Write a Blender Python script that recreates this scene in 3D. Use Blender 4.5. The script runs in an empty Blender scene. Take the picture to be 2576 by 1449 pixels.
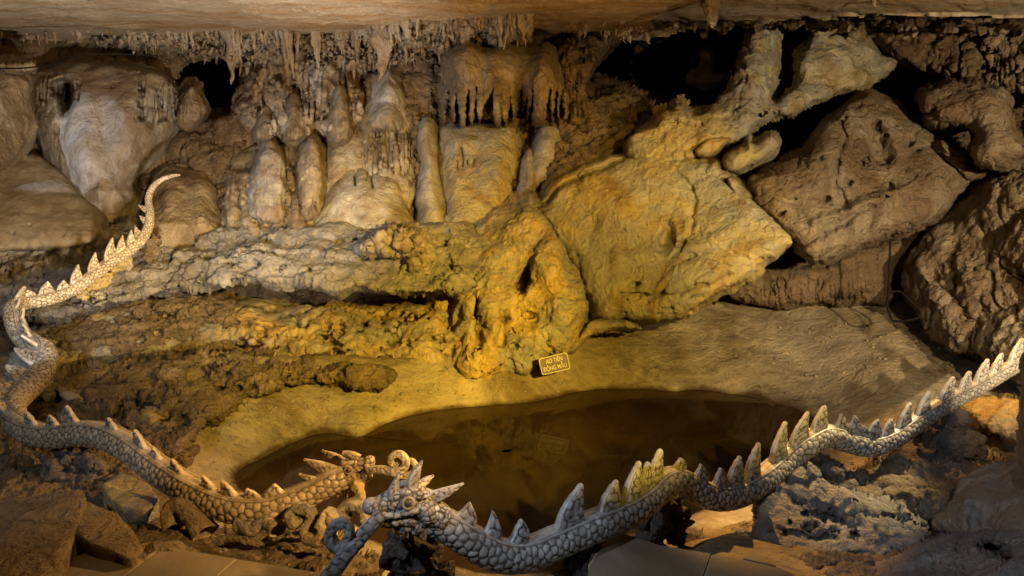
import bpy, bmesh, math, random
import numpy as np
from mathutils import Vector, Matrix
random.seed(7); RS = np.random.RandomState(11)
scn = bpy.context.scene
C = scn.collection

# ------------------------------------------------------------------ camera
H = 2.2; F = 1840.0; PITCH = math.radians(11.5)
cam = bpy.data.objects.new('camera', bpy.data.cameras.new('camera'))
C.objects.link(cam); cam.location = (0, 0, H)
cam.rotation_euler = (math.radians(90) - PITCH, 0, 0)
cam.data.sensor_width = 36; cam.data.lens = 36 * F / 2576
cam.data.clip_start = .05; cam.data.clip_end = 200
scn.camera = cam
scn.view_settings.view_transform = 'Standard'; scn.view_settings.look = 'None'
scn.view_settings.exposure = 0.0; scn.view_settings.gamma = 1
# ------------------------------------------------------------------ world: the cave is closed to the sky, only a trace of stray light
W = bpy.data.worlds.new('World'); scn.world = W; W.use_nodes = True
W.node_tree.nodes['Background'].inputs[0].default_value = (1.0, .72, .42, 1)
W.node_tree.nodes['Background'].inputs[1].default_value = .014
try: scn.cycles.max_bounces = 5; scn.cycles.diffuse_bounces = 3
except Exception: pass

FW = np.array([0, math.cos(PITCH), -math.sin(PITCH)]); UP = np.array([0, math.sin(PITCH), math.cos(PITCH)])
RT = np.array([1., 0, 0]); CP = np.array([0, 0, H])
def P(x, y, w):
    x = np.asarray(x, float); y = np.asarray(y, float); w = np.asarray(w, float)
    return CP + w[..., None] * (FW + RT * ((x - 1288) / F)[..., None] - UP * ((y - 724.5) / F)[..., None])
def wz(x, y, z):            # view depth at which the sight line meets height z
    dz = -math.sin(PITCH) - (y - 724.5) / F * math.cos(PITCH)
    return (z - H) / dz
def G(x, y, z): return P(x, y, wz(x, y, z))

# ------------------------------------------------------------------ unseen lamps: most stand for the cave's floodlights, some added as fill
WARM = (1, .645, .085); GOLD = (1, .58, .19); HOT = (1, .74, .34); AMBER = (1, .50, .13); COOL = (.68, .79, 1.0); TAN = (1, .75, .43)
def spot(name, loc, tgt, power, col, ang=60, size=.05, blend=.4):
    L = bpy.data.lights.new(name, 'SPOT'); L.energy = power; L.color = col; L.spot_size = math.radians(ang)
    L.spot_blend = blend; L.shadow_soft_size = size
    o = bpy.data.objects.new(name, L); C.objects.link(o); o.location = loc
    d = Vector(tgt) - Vector(loc); o.rotation_euler = d.to_track_quat('-Z', 'Y').to_euler()
    return o
LIGHTS = [
 # name, source xyz, target (px,py,w), power, colour, cone, size, blend
 ('unseen_lamp', (2.3,.2,3.0), (1380,680,7.0), 1900, WARM, 41, .03, .8),
 ('unseen_lamp', (2.0,.3,2.8), (880,860,7.0), 3100, WARM, 35, .03, .9),  # second beam added to boost the yellow face below the ledge
 ('unseen_lamp', (.9,1.7,2.2), (720,1240,3.3), 400, GOLD, 30, .05, .8),  # added front fill to brighten the golden dragon
 ('unseen_lamp', (2.2,4.4,2.0), (420,1290,3.4), 1000, GOLD, 46, .03, .7),
 ('unseen_lamp', (-1.4,3.2,1.0), (420,20,8.0), 1300, (1, .84, .66), 80, .10, .8),
 ('unseen_lamp', (1.3,3.4,2.3), (215,690,6.2), 320, GOLD, 22, .03, .8),  # added to put more gold on the upper tail
 ('unseen_lamp', (1.2,2.9,2.3), (330,830,6.8), 600, WARM, 34, .03, .9),  # extra lamp added to warm the left ledges
 ('unseen_lamp', (1.0,.5,3.0), (2480,1290,3.6), 110, COOL, 34, .03, .8),  # added to brighten the boulder in the bottom right corner
 ('unseen_lamp', (.6,4.4,1.3), (1150,10,7.5), 200, AMBER, 80, .10, .8),
 ('unseen_lamp', (-6.0,3.6,2.9), (195,370,8.0), 800, COOL, 15, .03, .15),
 ('unseen_lamp', (-4.6,3.8,2.7), (960,440,8.2), 420, COOL, 40, .04, .6),
 ('unseen_lamp', (3.7,3.4,3.0), (820,330,8.6), 440, GOLD, 48, .03, .7),
 ('unseen_lamp', (.9,1.0,2.9), (260,520,7.8), 420, (1, .57, .20), 42, .05, .7),
 ('unseen_lamp', (3.4,1.0,2.35), (2330,440,6.8), 1700, TAN, 60, .04, .8),  # added fill for the dark slabs on the right
 ('unseen_lamp', (2.4,.8,3.2), (2080,870,6.5), 800, TAN, 34, .04, .9),  # added to lighten the right bank
 ('unseen_lamp', (3.3,5.0,2.9), (2140,1110,4.1), 950, HOT, 20, .04, .6),
 ('unseen_lamp', (1.3,5.2,2.3), (1850,1300,3.7), 460, AMBER, 32, .03, .5),
 ('unseen_lamp', (2.9,5.9,2.2), (2420,1100,4.8), 360, AMBER, 40, .03, .5),
 ('unseen_lamp', (.3,1.2,3.1), (1310,1390,2.7), 70, COOL, 20, .04, .6),
 ('unseen_lamp', (-1.6,.8,3.2), (1800,1230,3.5), 170, COOL, 44, .04, .7),
 ('unseen_lamp', (-2.6,2.6,1.9), (46,825,5.4), 300, COOL, 20, .02, .3),
 ('unseen_lamp', (-2.0,.6,3.0), (150,1095,4.0), 170, COOL, 34, .03, .7),
]
for nm, s, t, p, c, a, sz, bl in LIGHTS:
    spot(nm, s, P(*t), p, c, a, sz, bl)

# ------------------------------------------------------------------ numeric noise
_perm = RS.permutation(256); _perm = np.concatenate([_perm, _perm, _perm])
_g = RS.normal(size=(256, 3)); _g /= np.linalg.norm(_g, axis=1)[:, None]
def perlin(p):
    pi = np.floor(p).astype(np.int64); pf = p - pi; pi &= 255
    u = pf * pf * pf * (pf * (pf * 6 - 15) + 10)
    out = 0
    for dx in (0, 1):
        wx = u[..., 0] if dx else 1 - u[..., 0]
        a = _perm[(pi[..., 0] + dx) & 255]
        for dy in (0, 1):
            wy = u[..., 1] if dy else 1 - u[..., 1]
            b = _perm[a + ((pi[..., 1] + dy) & 255)]
            for dz in (0, 1):
                wzz = u[..., 2] if dz else 1 - u[..., 2]
                g = _g[_perm[b + ((pi[..., 2] + dz) & 255)]]
                d = g[..., 0] * (pf[..., 0] - dx) + g[..., 1] * (pf[..., 1] - dy) + g[..., 2] * (pf[..., 2] - dz)
                out = out + wx * wy * wzz * d
    return out * 1.6
def fbm(p, octv=4, gain=.5, ridged=False):
    s = 0; a = 1; q = p
    for i in range(octv):
        n = perlin(q)
        if ridged: n = 1 - 2 * np.abs(n)
        s = s + a * n; a *= gain; q = q * 2.03 + 17.3
    return s
def hash2(i, j, k=0):
    h = _perm[(_perm[(i & 255)] + (j & 255)) & 255]
    return _perm[(h + 37 * k) & 255] / 255.0
def worley2(x, y, jit=.8, seed=0, hexa=0):
    xi = np.floor(x).astype(np.int64); yi = np.floor(y).astype(np.int64)
    f1 = np.full(x.shape, 9.); f2 = np.full(x.shape, 9.); idc = np.zeros(x.shape)
    for dx in ((-2, -1, 0, 1) if hexa else (-1, 0, 1)):
        for dy in (-1, 0, 1):
            ci = xi + dx; cj = yi + dy
            px = ci + .5 + hexa * .5 * (cj & 1) + (hash2(ci, cj, seed + 1) - .5) * jit; py = cj + .5 + (hash2(ci, cj, seed + 2) - .5) * jit
            d = np.hypot(x - px, y - py)
            m = d < f1
            f2 = np.where(m, f1, np.minimum(f2, d)); idc = np.where(m, hash2(ci, cj, seed + 3), idc); f1 = np.where(m, d, f1)
    return f1, f2, idc
def worley3(p, seed=0, jit=.9):
    pi = np.floor(p).astype(np.int64)
    f1 = np.full(p.shape[:-1], 9.); f2 = np.full(p.shape[:-1], 9.); idc = np.zeros(p.shape[:-1])
    for dx in (-1, 0, 1):
        for dy in (-1, 0, 1):
            for dz in (-1, 0, 1):
                a = pi[..., 0] + dx; b = pi[..., 1] + dy; c = pi[..., 2] + dz
                h = _perm[(_perm[(_perm[a & 255] + b) & 255] + c) & 255]
                ox = (_perm[h + 1] / 255. - .5) * jit + .5; oy = (_perm[h + 57] / 255. - .5) * jit + .5; oz = (_perm[h + 113] / 255. - .5) * jit + .5
                d = np.sqrt((p[..., 0] - a - ox) ** 2 + (p[..., 1] - b - oy) ** 2 + (p[..., 2] - c - oz) ** 2)
                m = d < f1
                f2 = np.where(m, f1, np.minimum(f2, d)); idc = np.where(m, h / 255., idc); f1 = np.where(m, d, f1)
    return f1, f2, idc
def facet(p, seed=0, jit=.9):        # broken stone: every cell is its own tilted plane
    pi = np.floor(p).astype(np.int64); f1 = np.full(p.shape[:-1], 9.); h1 = np.zeros(p.shape[:-1])
    for dx in (-1, 0, 1):
        for dy in (-1, 0, 1):
            for dz in (-1, 0, 1):
                a = pi[..., 0] + dx; b = pi[..., 1] + dy; c = pi[..., 2] + dz
                h = _perm[(_perm[(_perm[a & 255] + b + seed) & 255] + c) & 255]
                v = np.stack([p[..., 0] - a - (_perm[h + 1] / 255. - .5) * jit - .5, p[..., 1] - b - (_perm[h + 57] / 255. - .5) * jit - .5, p[..., 2] - c - (_perm[h + 113] / 255. - .5) * jit - .5], -1)
                d = (v * v).sum(-1); m = d < f1; f1 = np.where(m, d, f1); h1 = np.where(m, (v * _g[h]).sum(-1) + .25 * (h / 255. - .5), h1)
    return h1
def sstep(a, b, x):
    t = np.clip((x - a) / (b - a), 0, 1); return t * t * (3 - 2 * t)
def chaikin(pts, n=1, closed=True):
    p = np.array(pts, float)
    for _ in range(n):
        q = np.roll(p, -1, 0) if closed else p[1:]
        a = p if closed else p[:-1]
        r = np.empty((2 * len(a), p.shape[1])); r[0::2] = a * .75 + q * .25; r[1::2] = a * .25 + q * .75
        p = r if closed else np.vstack([p[:1], r, p[-1:]])
    return p
def dist_line(X, Y, pts):
    p = np.array(pts, float); d = np.full(X.shape, 1e9)
    for (x0, y0), (x1, y1) in zip(p[:-1, :2], p[1:, :2]):
        vx, vy = x1 - x0, y1 - y0; L = vx * vx + vy * vy + 1e-9
        t = np.clip(((X - x0) * vx + (Y - y0) * vy) / L, 0, 1)
        d = np.minimum(d, np.hypot(X - x0 - t * vx, Y - y0 - t * vy))
    return d
def sdf(X, Y, poly):
    p = np.array(poly, float); d = dist_line(X, Y, np.vstack([p, p[:1]]))
    ins = np.zeros(X.shape, bool); n = len(p)
    for i in range(n):
        x0, y0 = p[i - 1, :2]; x1, y1 = p[i, :2]
        c = (y0 > Y) != (y1 > Y)
        with np.errstate(divide='ignore', invalid='ignore'):
            xx = (x1 - x0) * (Y - y0) / (y1 - y0 + 1e-12) + x0
        ins ^= c & (X < xx)
    return np.where(ins, d, -d)
def tps(ctrl, X, Y):        # thin-plate spline of 1/w over the picture plane: planes stay planes
    c = np.array(ctrl, float); s = 500.
    x = c[:, 0] / s; y = c[:, 1] / s; v = 1 / c[:, 2]; n = len(c)
    if n < 3: return np.full(X.shape, c[0, 2])
    def U(r2): return np.where(r2 > 1e-12, r2 * np.log(r2 + 1e-12), 0)
    A = np.zeros((n + 3, n + 3)); r2 = (x[:, None] - x) ** 2 + (y[:, None] - y) ** 2
    A[:n, :n] = U(r2) + np.eye(n) * 1e-3; A[:n, n] = 1; A[:n, n + 1] = x; A[:n, n + 2] = y; A[n:, :n] = A[:n, n:].T
    b = np.zeros(n + 3); b[:n] = v; k = np.linalg.solve(A, b)
    xs = X / s; ys = Y / s; out = k[n] + k[n + 1] * xs + k[n + 2] * ys
    for i in range(n): out = out + k[i] * U((xs - x[i]) ** 2 + (ys - y[i]) ** 2)
    return 1 / np.clip(out, .03, 2)

# ------------------------------------------------------------------ materials
def nt(name):
    m = bpy.data.materials.new(name); m.use_nodes = True; t = m.node_tree
    b = t.nodes['Principled BSDF']; return m, t, b
def N(t, typ, **kw):
    n = t.nodes.new(typ)
    for k, v in kw.items():
        if hasattr(n, k) and k not in ('Scale',): setattr(n, k, v)
    return n
def ramp(t, fac, stops):
    r = t.nodes.new('ShaderNodeValToRGB'); e = r.color_ramp.elements
    while len(e) < len(stops): e.new(.5)
    for q, (p, c) in zip(e, stops):
        q.position = p; q.color = (*c, 1) if len(c) == 3 else c
    t.links.new(fac, r.inputs[0]); return r.outputs[0]
def noise(t, vec, scale, detail=6, rough=.6, dist=0, sc=None):
    if sc:
        mp = t.nodes.new('ShaderNodeMapping'); mp.inputs['Scale'].default_value = sc; t.links.new(vec, mp.inputs[0]); vec = mp.outputs[0]
    n = t.nodes.new('ShaderNodeTexNoise'); n.inputs['Scale'].default_value = scale; n.inputs['Detail'].default_value = detail
    n.inputs['Roughness'].default_value = rough; n.inputs['Distortion'].default_value = dist
    t.links.new(vec, n.inputs['Vector']); return n.outputs[0]
def mix(t, f, a, b, mode='MIX'):
    m = t.nodes.new('ShaderNodeMix'); m.data_type = 'RGBA'; m.blend_type = mode
    for s, v in ((m.inputs[0], f), (m.inputs[6], a), (m.inputs[7], b)):
        if isinstance(v, (int, float)): s.default_value = v
        elif isinstance(v, tuple): s.default_value = (*v, 1) if len(v) == 3 else v
        else: t.links.new(v, s)
    return m.outputs[2]
def rockmat(name, base, alt, stain, bump=.5, streak=.5, speck=.5, rough=.85, grit=30, strata=0, bdist=.03):
    m, t, b = nt(name); L = t.links
    pos = t.nodes.new('ShaderNodeNewGeometry').outputs['Position']
    f = ramp(t, noise(t, pos, 1.3, 9, .68, .9), [(.42, (0, 0, 0)), (.56, (1, 1, 1))])
    col = mix(t, f, base, alt)
    # drip streaks running down the rock
    fs = ramp(t, noise(t, pos, 2.2, 6, .6, .3, (2.2, 2.2, .35)), [(.5, (0, 0, 0)), (.68, (1, 1, 1))])
    mm = t.nodes.new('ShaderNodeMath'); mm.operation = 'MULTIPLY'; L.new(fs, mm.inputs[0]); mm.inputs[1].default_value = streak
    col = mix(t, mm.outputs[0], col, stain)
    # small dark flecks and pits
    fk = ramp(t, noise(t, pos, 14, 6, .7, .8), [(.58, (0, 0, 0)), (.70, (1, 1, 1))])
    m2 = t.nodes.new('ShaderNodeMath'); m2.operation = 'MULTIPLY'; L.new(fk, m2.inputs[0]); m2.inputs[1].default_value = speck
    col = mix(t, m2.outputs[0], col, tuple(c * .32 for c in stain))
    v = ramp(t, noise(t, pos, 5.5, 8, .65), [(.3, (.72, .72, .72)), (.7, (1.18, 1.16, 1.12))])
    col = mix(t, 1.0, col, v, 'MULTIPLY')
    if strata:
        sf = ramp(t, noise(t, pos, 3, 5, .6, .5, (.35, 1.0, 9)), [(.42, (.55, .5, .45)), (.6, (1, 1, 1))])
        col = mix(t, strata, col, sf, 'MULTIPLY')
    L.new(col, b.inputs['Base Color'])
    rr = ramp(t, noise(t, pos, 4, 3), [(.3, (rough - .18,) * 3), (.7, (min(1, rough + .1),) * 3)])
    L.new(rr, b.inputs['Roughness']); b.inputs['Specular IOR Level'].default_value = .3
    n1 = noise(t, pos, grit, 7, .68, .2); n2 = noise(t, pos, grit * .25, 5, .6, .8)
    ad = t.nodes.new('ShaderNodeMath'); ad.operation = 'MULTIPLY_ADD'; L.new(n2, ad.inputs[0]); ad.inputs[1].default_value = 2.0; L.new(n1, ad.inputs[2])
    bp = t.nodes.new('ShaderNodeBump'); bp.inputs['Strength'].default_value = min(1, bump * 1.5); bp.inputs['Distance'].default_value = bdist * 1.8
    L.new(ad.outputs[0], bp.inputs['Height']); L.new(bp.outputs[0], b.inputs['Normal'])
    return m
M = {}
M['flow'] = rockmat('flowstone', (.31, .25, .165), (.19, .14, .085), (.12, .07, .03), .5, .8, .7)
def streak_ceiling():
    m = M['ceil']; t = m.node_tree; L = t.links; b = t.nodes['Principled BSDF']; src = b.inputs['Base Color'].links[0].from_socket
    pos = t.nodes.new('ShaderNodeNewGeometry').outputs['Position']
    f = ramp(t, noise(t, pos, 1.5, 9, .7, .9, (.5, 2.6, 1)), [(.46, (0, 0, 0)), (.60, (1, 1, 1))])
    c = mix(t, f, (.54, .48, .40), (.44, .28, .13))
    f2 = ramp(t, noise(t, pos, 5, 8, .7, .5, (.4, 2.4, 1)), [(.35, (.7, .66, .6)), (.6, (1.1, 1.1, 1.1))])
    c = mix(t, 1, c, f2, 'MULTIPLY'); L.new(mix(t, .25, c, src), b.inputs['Base Color'])
M['pale'] = rockmat('pale_flowstone', (.37, .345, .30), (.23, .185, .13), (.15, .095, .045), .4, .5, .35)
M['ochre'] = rockmat('ochre_limestone', (.50, .365, .13), (.31, .29, .25), (.21, .105, .03), .6, .6, .7, grit=24)
M['slab'] = rockmat('olive_grey_limestone', (.45, .365, .17), (.345, .325, .27), (.25, .145, .035), .55, .75, .55, grit=30)
M['rough'] = rockmat('pitted_limestone', (.33, .25, .15), (.24, .18, .11), (.12, .07, .03), 1.0, .4, .9, grit=22, strata=.6, bdist=.05)
M['brown'] = rockmat('brown_limestone', (.24, .17, .10), (.17, .12, .07), (.10, .055, .025), .8, .4, .7)
M['ceil'] = rockmat('ceiling_limestone', (.48, .40, .29), (.36, .24, .12), (.28, .15, .05), .55, .3, .35)
M['clay'] = rockmat('smooth_clay_bank', (.25, .215, .16), (.19, .155, .10), (.12, .085, .045), .3, .3, .6, grit=18, bdist=.015)
M['dim'] = rockmat('grey_brown_limestone', (.31, .255, .18), (.20, .14, .085), (.12, .065, .028), .7, .6, .7)
M['grey'] = rockmat('grey_rock', (.30, .28, .25), (.22, .20, .175), (.13, .10, .07), .6, .2, .5)
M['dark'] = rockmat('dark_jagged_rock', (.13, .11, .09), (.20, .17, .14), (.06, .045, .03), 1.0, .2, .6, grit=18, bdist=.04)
M['tite'] = rockmat('stalactite_calcite', (.30, .21, .115), (.42, .37, .30), (.20, .11, .045), .6, .6, .5)

streak_ceiling()
def bank_mat():
    m = rockmat('pool_bank', (.31, .262, .18), (.24, .195, .12), (.16, .115, .06), .45, .25, .75, grit=26, bdist=.02); t = m.node_tree; L = t.links; b = t.nodes['Principled BSDF']
    src = b.inputs['Base Color'].links[0].from_socket; pos = t.nodes.new('ShaderNodeNewGeometry').outputs['Position']
    sx = t.nodes.new('ShaderNodeSeparateXYZ'); L.new(pos, sx.inputs[0])
    ad = t.nodes.new('ShaderNodeMath'); ad.operation = 'MULTIPLY_ADD'; L.new(noise(t, pos, 2.5, 7, .65), ad.inputs[0]); ad.inputs[1].default_value = -.14; L.new(sx.outputs[2], ad.inputs[2])
    f = ramp(t, ad.outputs[0], [(.0, (.30, .24, .18)), (.001, (1, 1, 1))]); r = f.node.color_ramp.elements
    mr = t.nodes.new('ShaderNodeMapRange'); L.new(ad.outputs[0], mr.inputs[0]); mr.inputs[1].default_value = -.075; mr.inputs[2].default_value = -.03; L.new(mr.outputs[0], f.node.inputs[0]); r[0].position = .2; r[1].position = .9
    c = mix(t, 1, src, f, 'MULTIPLY')
    pt = ramp(t, noise(t, pos, .9, 9, .72, 1.2), [(.42, (.62, .58, .5)), (.5, (1, 1, 1)), (.62, (1.25, 1.22, 1.15))]); c = mix(t, 1, c, pt, 'MULTIPLY'); L.new(c, b.inputs['Base Color'])
    return m
M['bank'] = bank_mat()
def pebmat(name, peb, grout, rough=.42):
    m, t, b = nt(name); L = t.links
    a = t.nodes.new('ShaderNodeAttribute'); a.attribute_name = 'grout'
    i = t.nodes.new('ShaderNodeAttribute'); i.attribute_name = 'cellid'
    pos = t.nodes.new('ShaderNodeNewGeometry').outputs['Position']
    pc = ramp(t, i.outputs['Fac'], [(0, tuple(c * .72 for c in peb)), (.5, peb), (1, tuple(min(.9, c * 1.15) for c in peb))])
    dirt = ramp(t, noise(t, pos, 30, 5, .65), [(.35, (.62, .56, .48)), (.62, (1, 1, 1))])
    pc = mix(t, 1.0, pc, dirt, 'MULTIPLY')
    L.new(mix(t, a.outputs['Fac'], pc, grout), b.inputs['Base Color'])
    rr = ramp(t, a.outputs['Fac'], [(0, (rough,) * 3), (.6, (.85,) * 3)]); L.new(rr, b.inputs['Roughness'])
    bp = t.nodes.new('ShaderNodeBump'); bp.inputs['Strength'].default_value = .25; bp.inputs['Distance'].default_value = .004
    L.new(noise(t, pos, 160, 4, .6), bp.inputs['Height']); L.new(bp.outputs[0], b.inputs['Normal'])
    return m
M['scale'] = pebmat('gold_lit_pebble_scale', (.52, .43, .29), (.07, .045, .025), .34)  # pale stone tinted gold: the warm light is put into the colour
M['scale_cool_lit'] = pebmat('cool_lit_pebble_scale', (.46, .45, .42), (.065, .048, .032), .34)  # greyer copy of the same pebbles, with the cool light in its colour
def simple(name, col, rough=.5, metal=0, bump=0, bs=60, var=.25):
    m, t, b = nt(name); pos = t.nodes.new('ShaderNodeNewGeometry').outputs['Position']
    v = ramp(t, noise(t, pos, 9, 6, .65), [(.3, (1 - var,) * 3), (.7, (1 + var * .5,) * 3)])
    t.links.new(mix(t, 1.0, col, v, 'MULTIPLY'), b.inputs['Base Color'])
    b.inputs['Roughness'].default_value = rough; b.inputs['Metallic'].default_value = metal
    if bump:
        bp = t.nodes.new('ShaderNodeBump'); bp.inputs['Strength'].default_value = bump; bp.inputs['Distance'].default_value = .01
        t.links.new(noise(t, pos, bs, 6, .65), bp.inputs['Height']); t.links.new(bp.outputs[0], b.inputs['Normal'])
    return m
M['cement'] = simple('pale_cement', (.46, .44, .40), .7, 0, .5, 50, .35)
M['bone'] = simple('tooth_white', (.62, .58, .5), .4)
M['eye'] = simple('eye_stone', (.12, .085, .06), .25)
M['cable'] = simple('cable_black', (.012, .011, .010), .95); M['cable'].node_tree.nodes['Principled BSDF'].inputs['Specular IOR Level'].default_value = .05
M['signb'] = simple('sign_brown', (.13, .095, .075), .45)
M['signt'] = simple('sign_letters', (.50, .46, .38), .5, var=.05)

# ------------------------------------------------------------------ object helpers
def tag(o, label=None, cat=None, group=None, kind=None):
    if label: o['label'] = label
    if cat: o['category'] = cat
    if group: o['group'] = group
    if kind: o['kind'] = kind
    return o
def link(name, V, faces, mat, parent=None, center=True, smooth=True, attrs=None):
    V = np.asarray(V, float)
    me = bpy.data.meshes.new(name); faces = np.asarray(faces)
    off = np.zeros(3)
    if parent is not None:
        q = parent
        while q.parent: q = q.parent
        off = np.array(q.location)
    elif center: off = V.mean(0)
    V = V - off
    if faces.dtype == object:
        me.from_pydata(V.tolist(), [], [list(map(int, f)) for f in faces])
    else:
        n = len(faces); k = faces.shape[1]
        me.vertices.add(len(V)); me.vertices.foreach_set('co', V.astype(np.float32).ravel())
        me.loops.add(n * k); me.loops.foreach_set('vertex_index', faces.astype(np.int32).ravel())
        me.polygons.add(n); me.polygons.foreach_set('loop_start', np.arange(0, n * k, k, dtype=np.int32))
        try: me.polygons.foreach_set('loop_total', np.full(n, k, dtype=np.int32))
        except Exception: pass
        me.update(calc_edges=True)
    if attrs:
        for an, av in attrs.items():
            a = me.attributes.new(an, 'FLOAT', 'POINT'); a.data.foreach_set('value', np.asarray(av, np.float32))
    me.validate()
    if smooth: me.polygons.foreach_set('use_smooth', np.ones(len(me.polygons), bool))
    me.materials.append(mat if not isinstance(mat, str) else M[mat])
    o = bpy.data.objects.new(name, me); C.objects.link(o)
    if parent is not None: o.parent = parent
    elif center: o.location = off
    return o
def empty(name, loc):
    o = bpy.data.objects.new(name, None); C.objects.link(o); o.location = loc; o.empty_display_size = .1
    o.matrix_world = Matrix.Translation(Vector(loc)); return o

def relief(name, poly, w, bulge=.3, R=60, mat='flow', label=None, cat=None, kind=None, group=None, skirt=.03, sm=1, step=3.2, warp=8, wsc=90,
           n=(.06, .5, 5), bumps=(), lines=(), holes=(), flutes=(), drip=None, pits=None, rid=0, marg=12, edge=.5, seed=0, foot=None, crease=None):
    """A rock mass: an outline with its own distance, a rounded bulging front, sides that run back into the rock, and carved detail."""
    pl = chaikin(poly, sm)
    x0, y0 = pl[:, 0].min() - marg - 6, pl[:, 1].min() - marg - 6; x1, y1 = pl[:, 0].max() + marg + 6, (pl[:, 1].max() + marg + 6 if not foot else foot[0] + foot[1])
    xs = np.arange(x0, x1 + step, step); ys = np.arange(y0, y1 + step, step)
    X, Y = np.meshgrid(xs, ys)
    q = np.stack([X / wsc, Y / wsc, np.full(X.shape, 3.7 + seed)], -1)
    wx = fbm(q, 4, .55) * warp; wy = fbm(q + 51.2, 4, .55) * warp
    Xw = X + wx; Yw = Y + wy
    s = sdf(Xw, np.minimum(Yw, foot[0]) if foot else Yw, pl)
    if foot: s = s + .35 * np.clip(Yw - foot[0] + 25, 0, None)
    D = tps(w, X, Y) if isinstance(w, (list, tuple)) else np.full(X.shape, float(w))
    if foot: D = D + .5 + .005 * np.clip(Y - foot[0] - 10, 0, None)
    t = np.clip(s / R, 0, 1)
    D = D - bulge * (1 - (1 - t) ** 2) ** edge
    for b in bumps:
        bx, by, rx, ry, amp = b[:5]; rot = math.radians(b[5]) if len(b) > 5 else 0
        dx = Xw - bx; dy = Yw - by; u = dx * math.cos(rot) + dy * math.sin(rot); v = -dx * math.sin(rot) + dy * math.cos(rot)
        r2 = (u / rx) ** 2 + (v / ry) ** 2
        D -= amp * np.where(r2 < 1, (1 - np.clip(r2, 0, 1)) ** 1.5, 0)
    for pts, wid, amp in lines:
        d = dist_line(Xw, Yw, chaikin(pts, 1, False)); D -= amp * np.exp(-(d / wid) ** 2)
    for hp, dep, soft in holes:
        D += dep * sstep(-soft * .3, soft, sdf(Xw, Yw, chaikin(hp, 1)))
    for (fx0, fy0, fx1, fy1, sp, amp, fade) in flutes:
        m = sstep(fx0 - 8, fx0 + 8, X) * (1 - sstep(fx1 - 8, fx1 + 8, X)) * sstep(fy0 - 6, fy0 + fade, Y + 14 * np.sin(X / 17.) + wx) * (1 - sstep(fy1 - 10, fy1 + 10, Y + 9 * np.sin(X / 11. + 1)))
        ph = (X + wx * .5 + 5 * np.sin(Y / 60. + X / 90.)) / sp
        nz = perlin(np.stack([ph * .55, Y / 260., np.full(X.shape, 9.1)], -1))
        v = np.abs(((ph + nz * 1.2) % 1) - .5) * 2
        dp = .45 + .55 * sstep(.3, .9, hash2(np.floor(ph + nz * 1.2).astype(np.int64), 3))
        off = 34 * hash2(np.floor(ph + nz * 1.2).astype(np.int64), 8) if amp > .1 else 0
        th_ = .92 - .55 * np.clip((Y - fy0 - off) / (fade * 1.6), 0, 1) if amp > .1 else .35
        D += amp * m * dp * sstep(th_, th_ + (.3 if amp > .1 else .6), v)
    if drip:                       # knobby flowstone: upright rounded lobes
        sx, sy, amp = drip
        f1, f2, idc = worley2((Xw + .6 * wx) / sx, (Yw + wy) / sy + 1.3 * hash2(np.floor(Xw / sx).astype(np.int64), 5), .9, seed)
        D -= amp * (1 - np.clip(f1, 0, 1) ** 2) * (.5 + idc)
        f1, f2, idc = worley2(Xw / (sx * .42), Yw / (sy * .5), .9, seed + 3)
        D -= amp * .35 * (1 - np.clip(f1, 0, 1) ** 2)
    if pits:
        cnt, (a0, b0, a1, b1), rmin, rmax, dep = pits
        rs = np.random.RandomState(seed + 5)
        for _ in range(cnt):
            cx, cy = rs.uniform(a0, a1), rs.uniform(b0, b1); r = rmin + (rmax - rmin) * rs.rand() ** 2.2; asp = rs.uniform(1, 2.4); an = rs.uniform(-.5, .3)
            dx = Xw - cx; dy = Yw - cy; u = dx * math.cos(an) + dy * math.sin(an); v = -dx * math.sin(an) + dy * math.cos(an)
            D += dep * np.exp(-((u / (r * asp)) ** 2 + (v / r) ** 2) ** 1.6)
    D = D + np.clip(-s, 0, None) * skirt
    Pw = P(X, Y, D)
    du = np.gradient(Pw, axis=1); dv = np.gradient(Pw, axis=0)
    nn = np.cross(dv, du); nn /= np.linalg.norm(nn, axis=-1)[..., None] + 1e-9
    view = CP - Pw; sg = np.sign((nn * view).sum(-1))[..., None]; nn = nn * sg
    # smooth the offset direction towards the viewer side so that cliffs do not fold over
    nn = nn + .6 * view / np.linalg.norm(view, axis=-1)[..., None]; nn /= np.linalg.norm(nn, axis=-1)[..., None]
    amp, sc, oc = n
    dsp = amp * fbm(Pw / sc + seed * 3.1, oc, .52)
    if rid: dsp = dsp + rid * fbm(Pw / (sc * .6) + 40, 5, .55, ridged=True)
    cr = crease if crease is not None else {'ochre': .035, 'dim': .026, 'rough': .05, 'brown': .04, 'grey': .035, 'dark': .04, 'flow': .015, 'ceil': .015}.get(mat, .022 if mat == 'slab' else 0)
    if cr:
        k1 = np.abs(perlin(Pw * [1.6, 1.6, 2.2] + seed * 9.1 + .15 * fbm(Pw * 3, 3)[..., None])); k2 = np.abs(perlin(Pw * [4.2, 4.2, 5.5] + seed * 4.3 + .15 * fbm(Pw * 8, 3)[..., None]))
        mk = sstep(-.1, .35, perlin(Pw * .8 + seed + 31)); dsp = dsp - cr * 1.5 * mk * (1 - sstep(0, .035, k1)) - cr * .6 * mk * (1 - sstep(0, .05, k2)) + cr * .5 * np.clip(k1, 0, .4)
        dsp = dsp + cr * .35 * fbm(Pw * 14 + seed, 3, .6, ridged=True) * sstep(-.2, .4, perlin(Pw * 1.3 + seed + 77))
    fc = {'slab': .022, 'ochre': .034, 'dim': .048, 'rough': .06, 'brown': .075, 'grey': .075, 'dark': .09, 'ceil': .03, 'bank': 0}.get(mat, 0)
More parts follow.
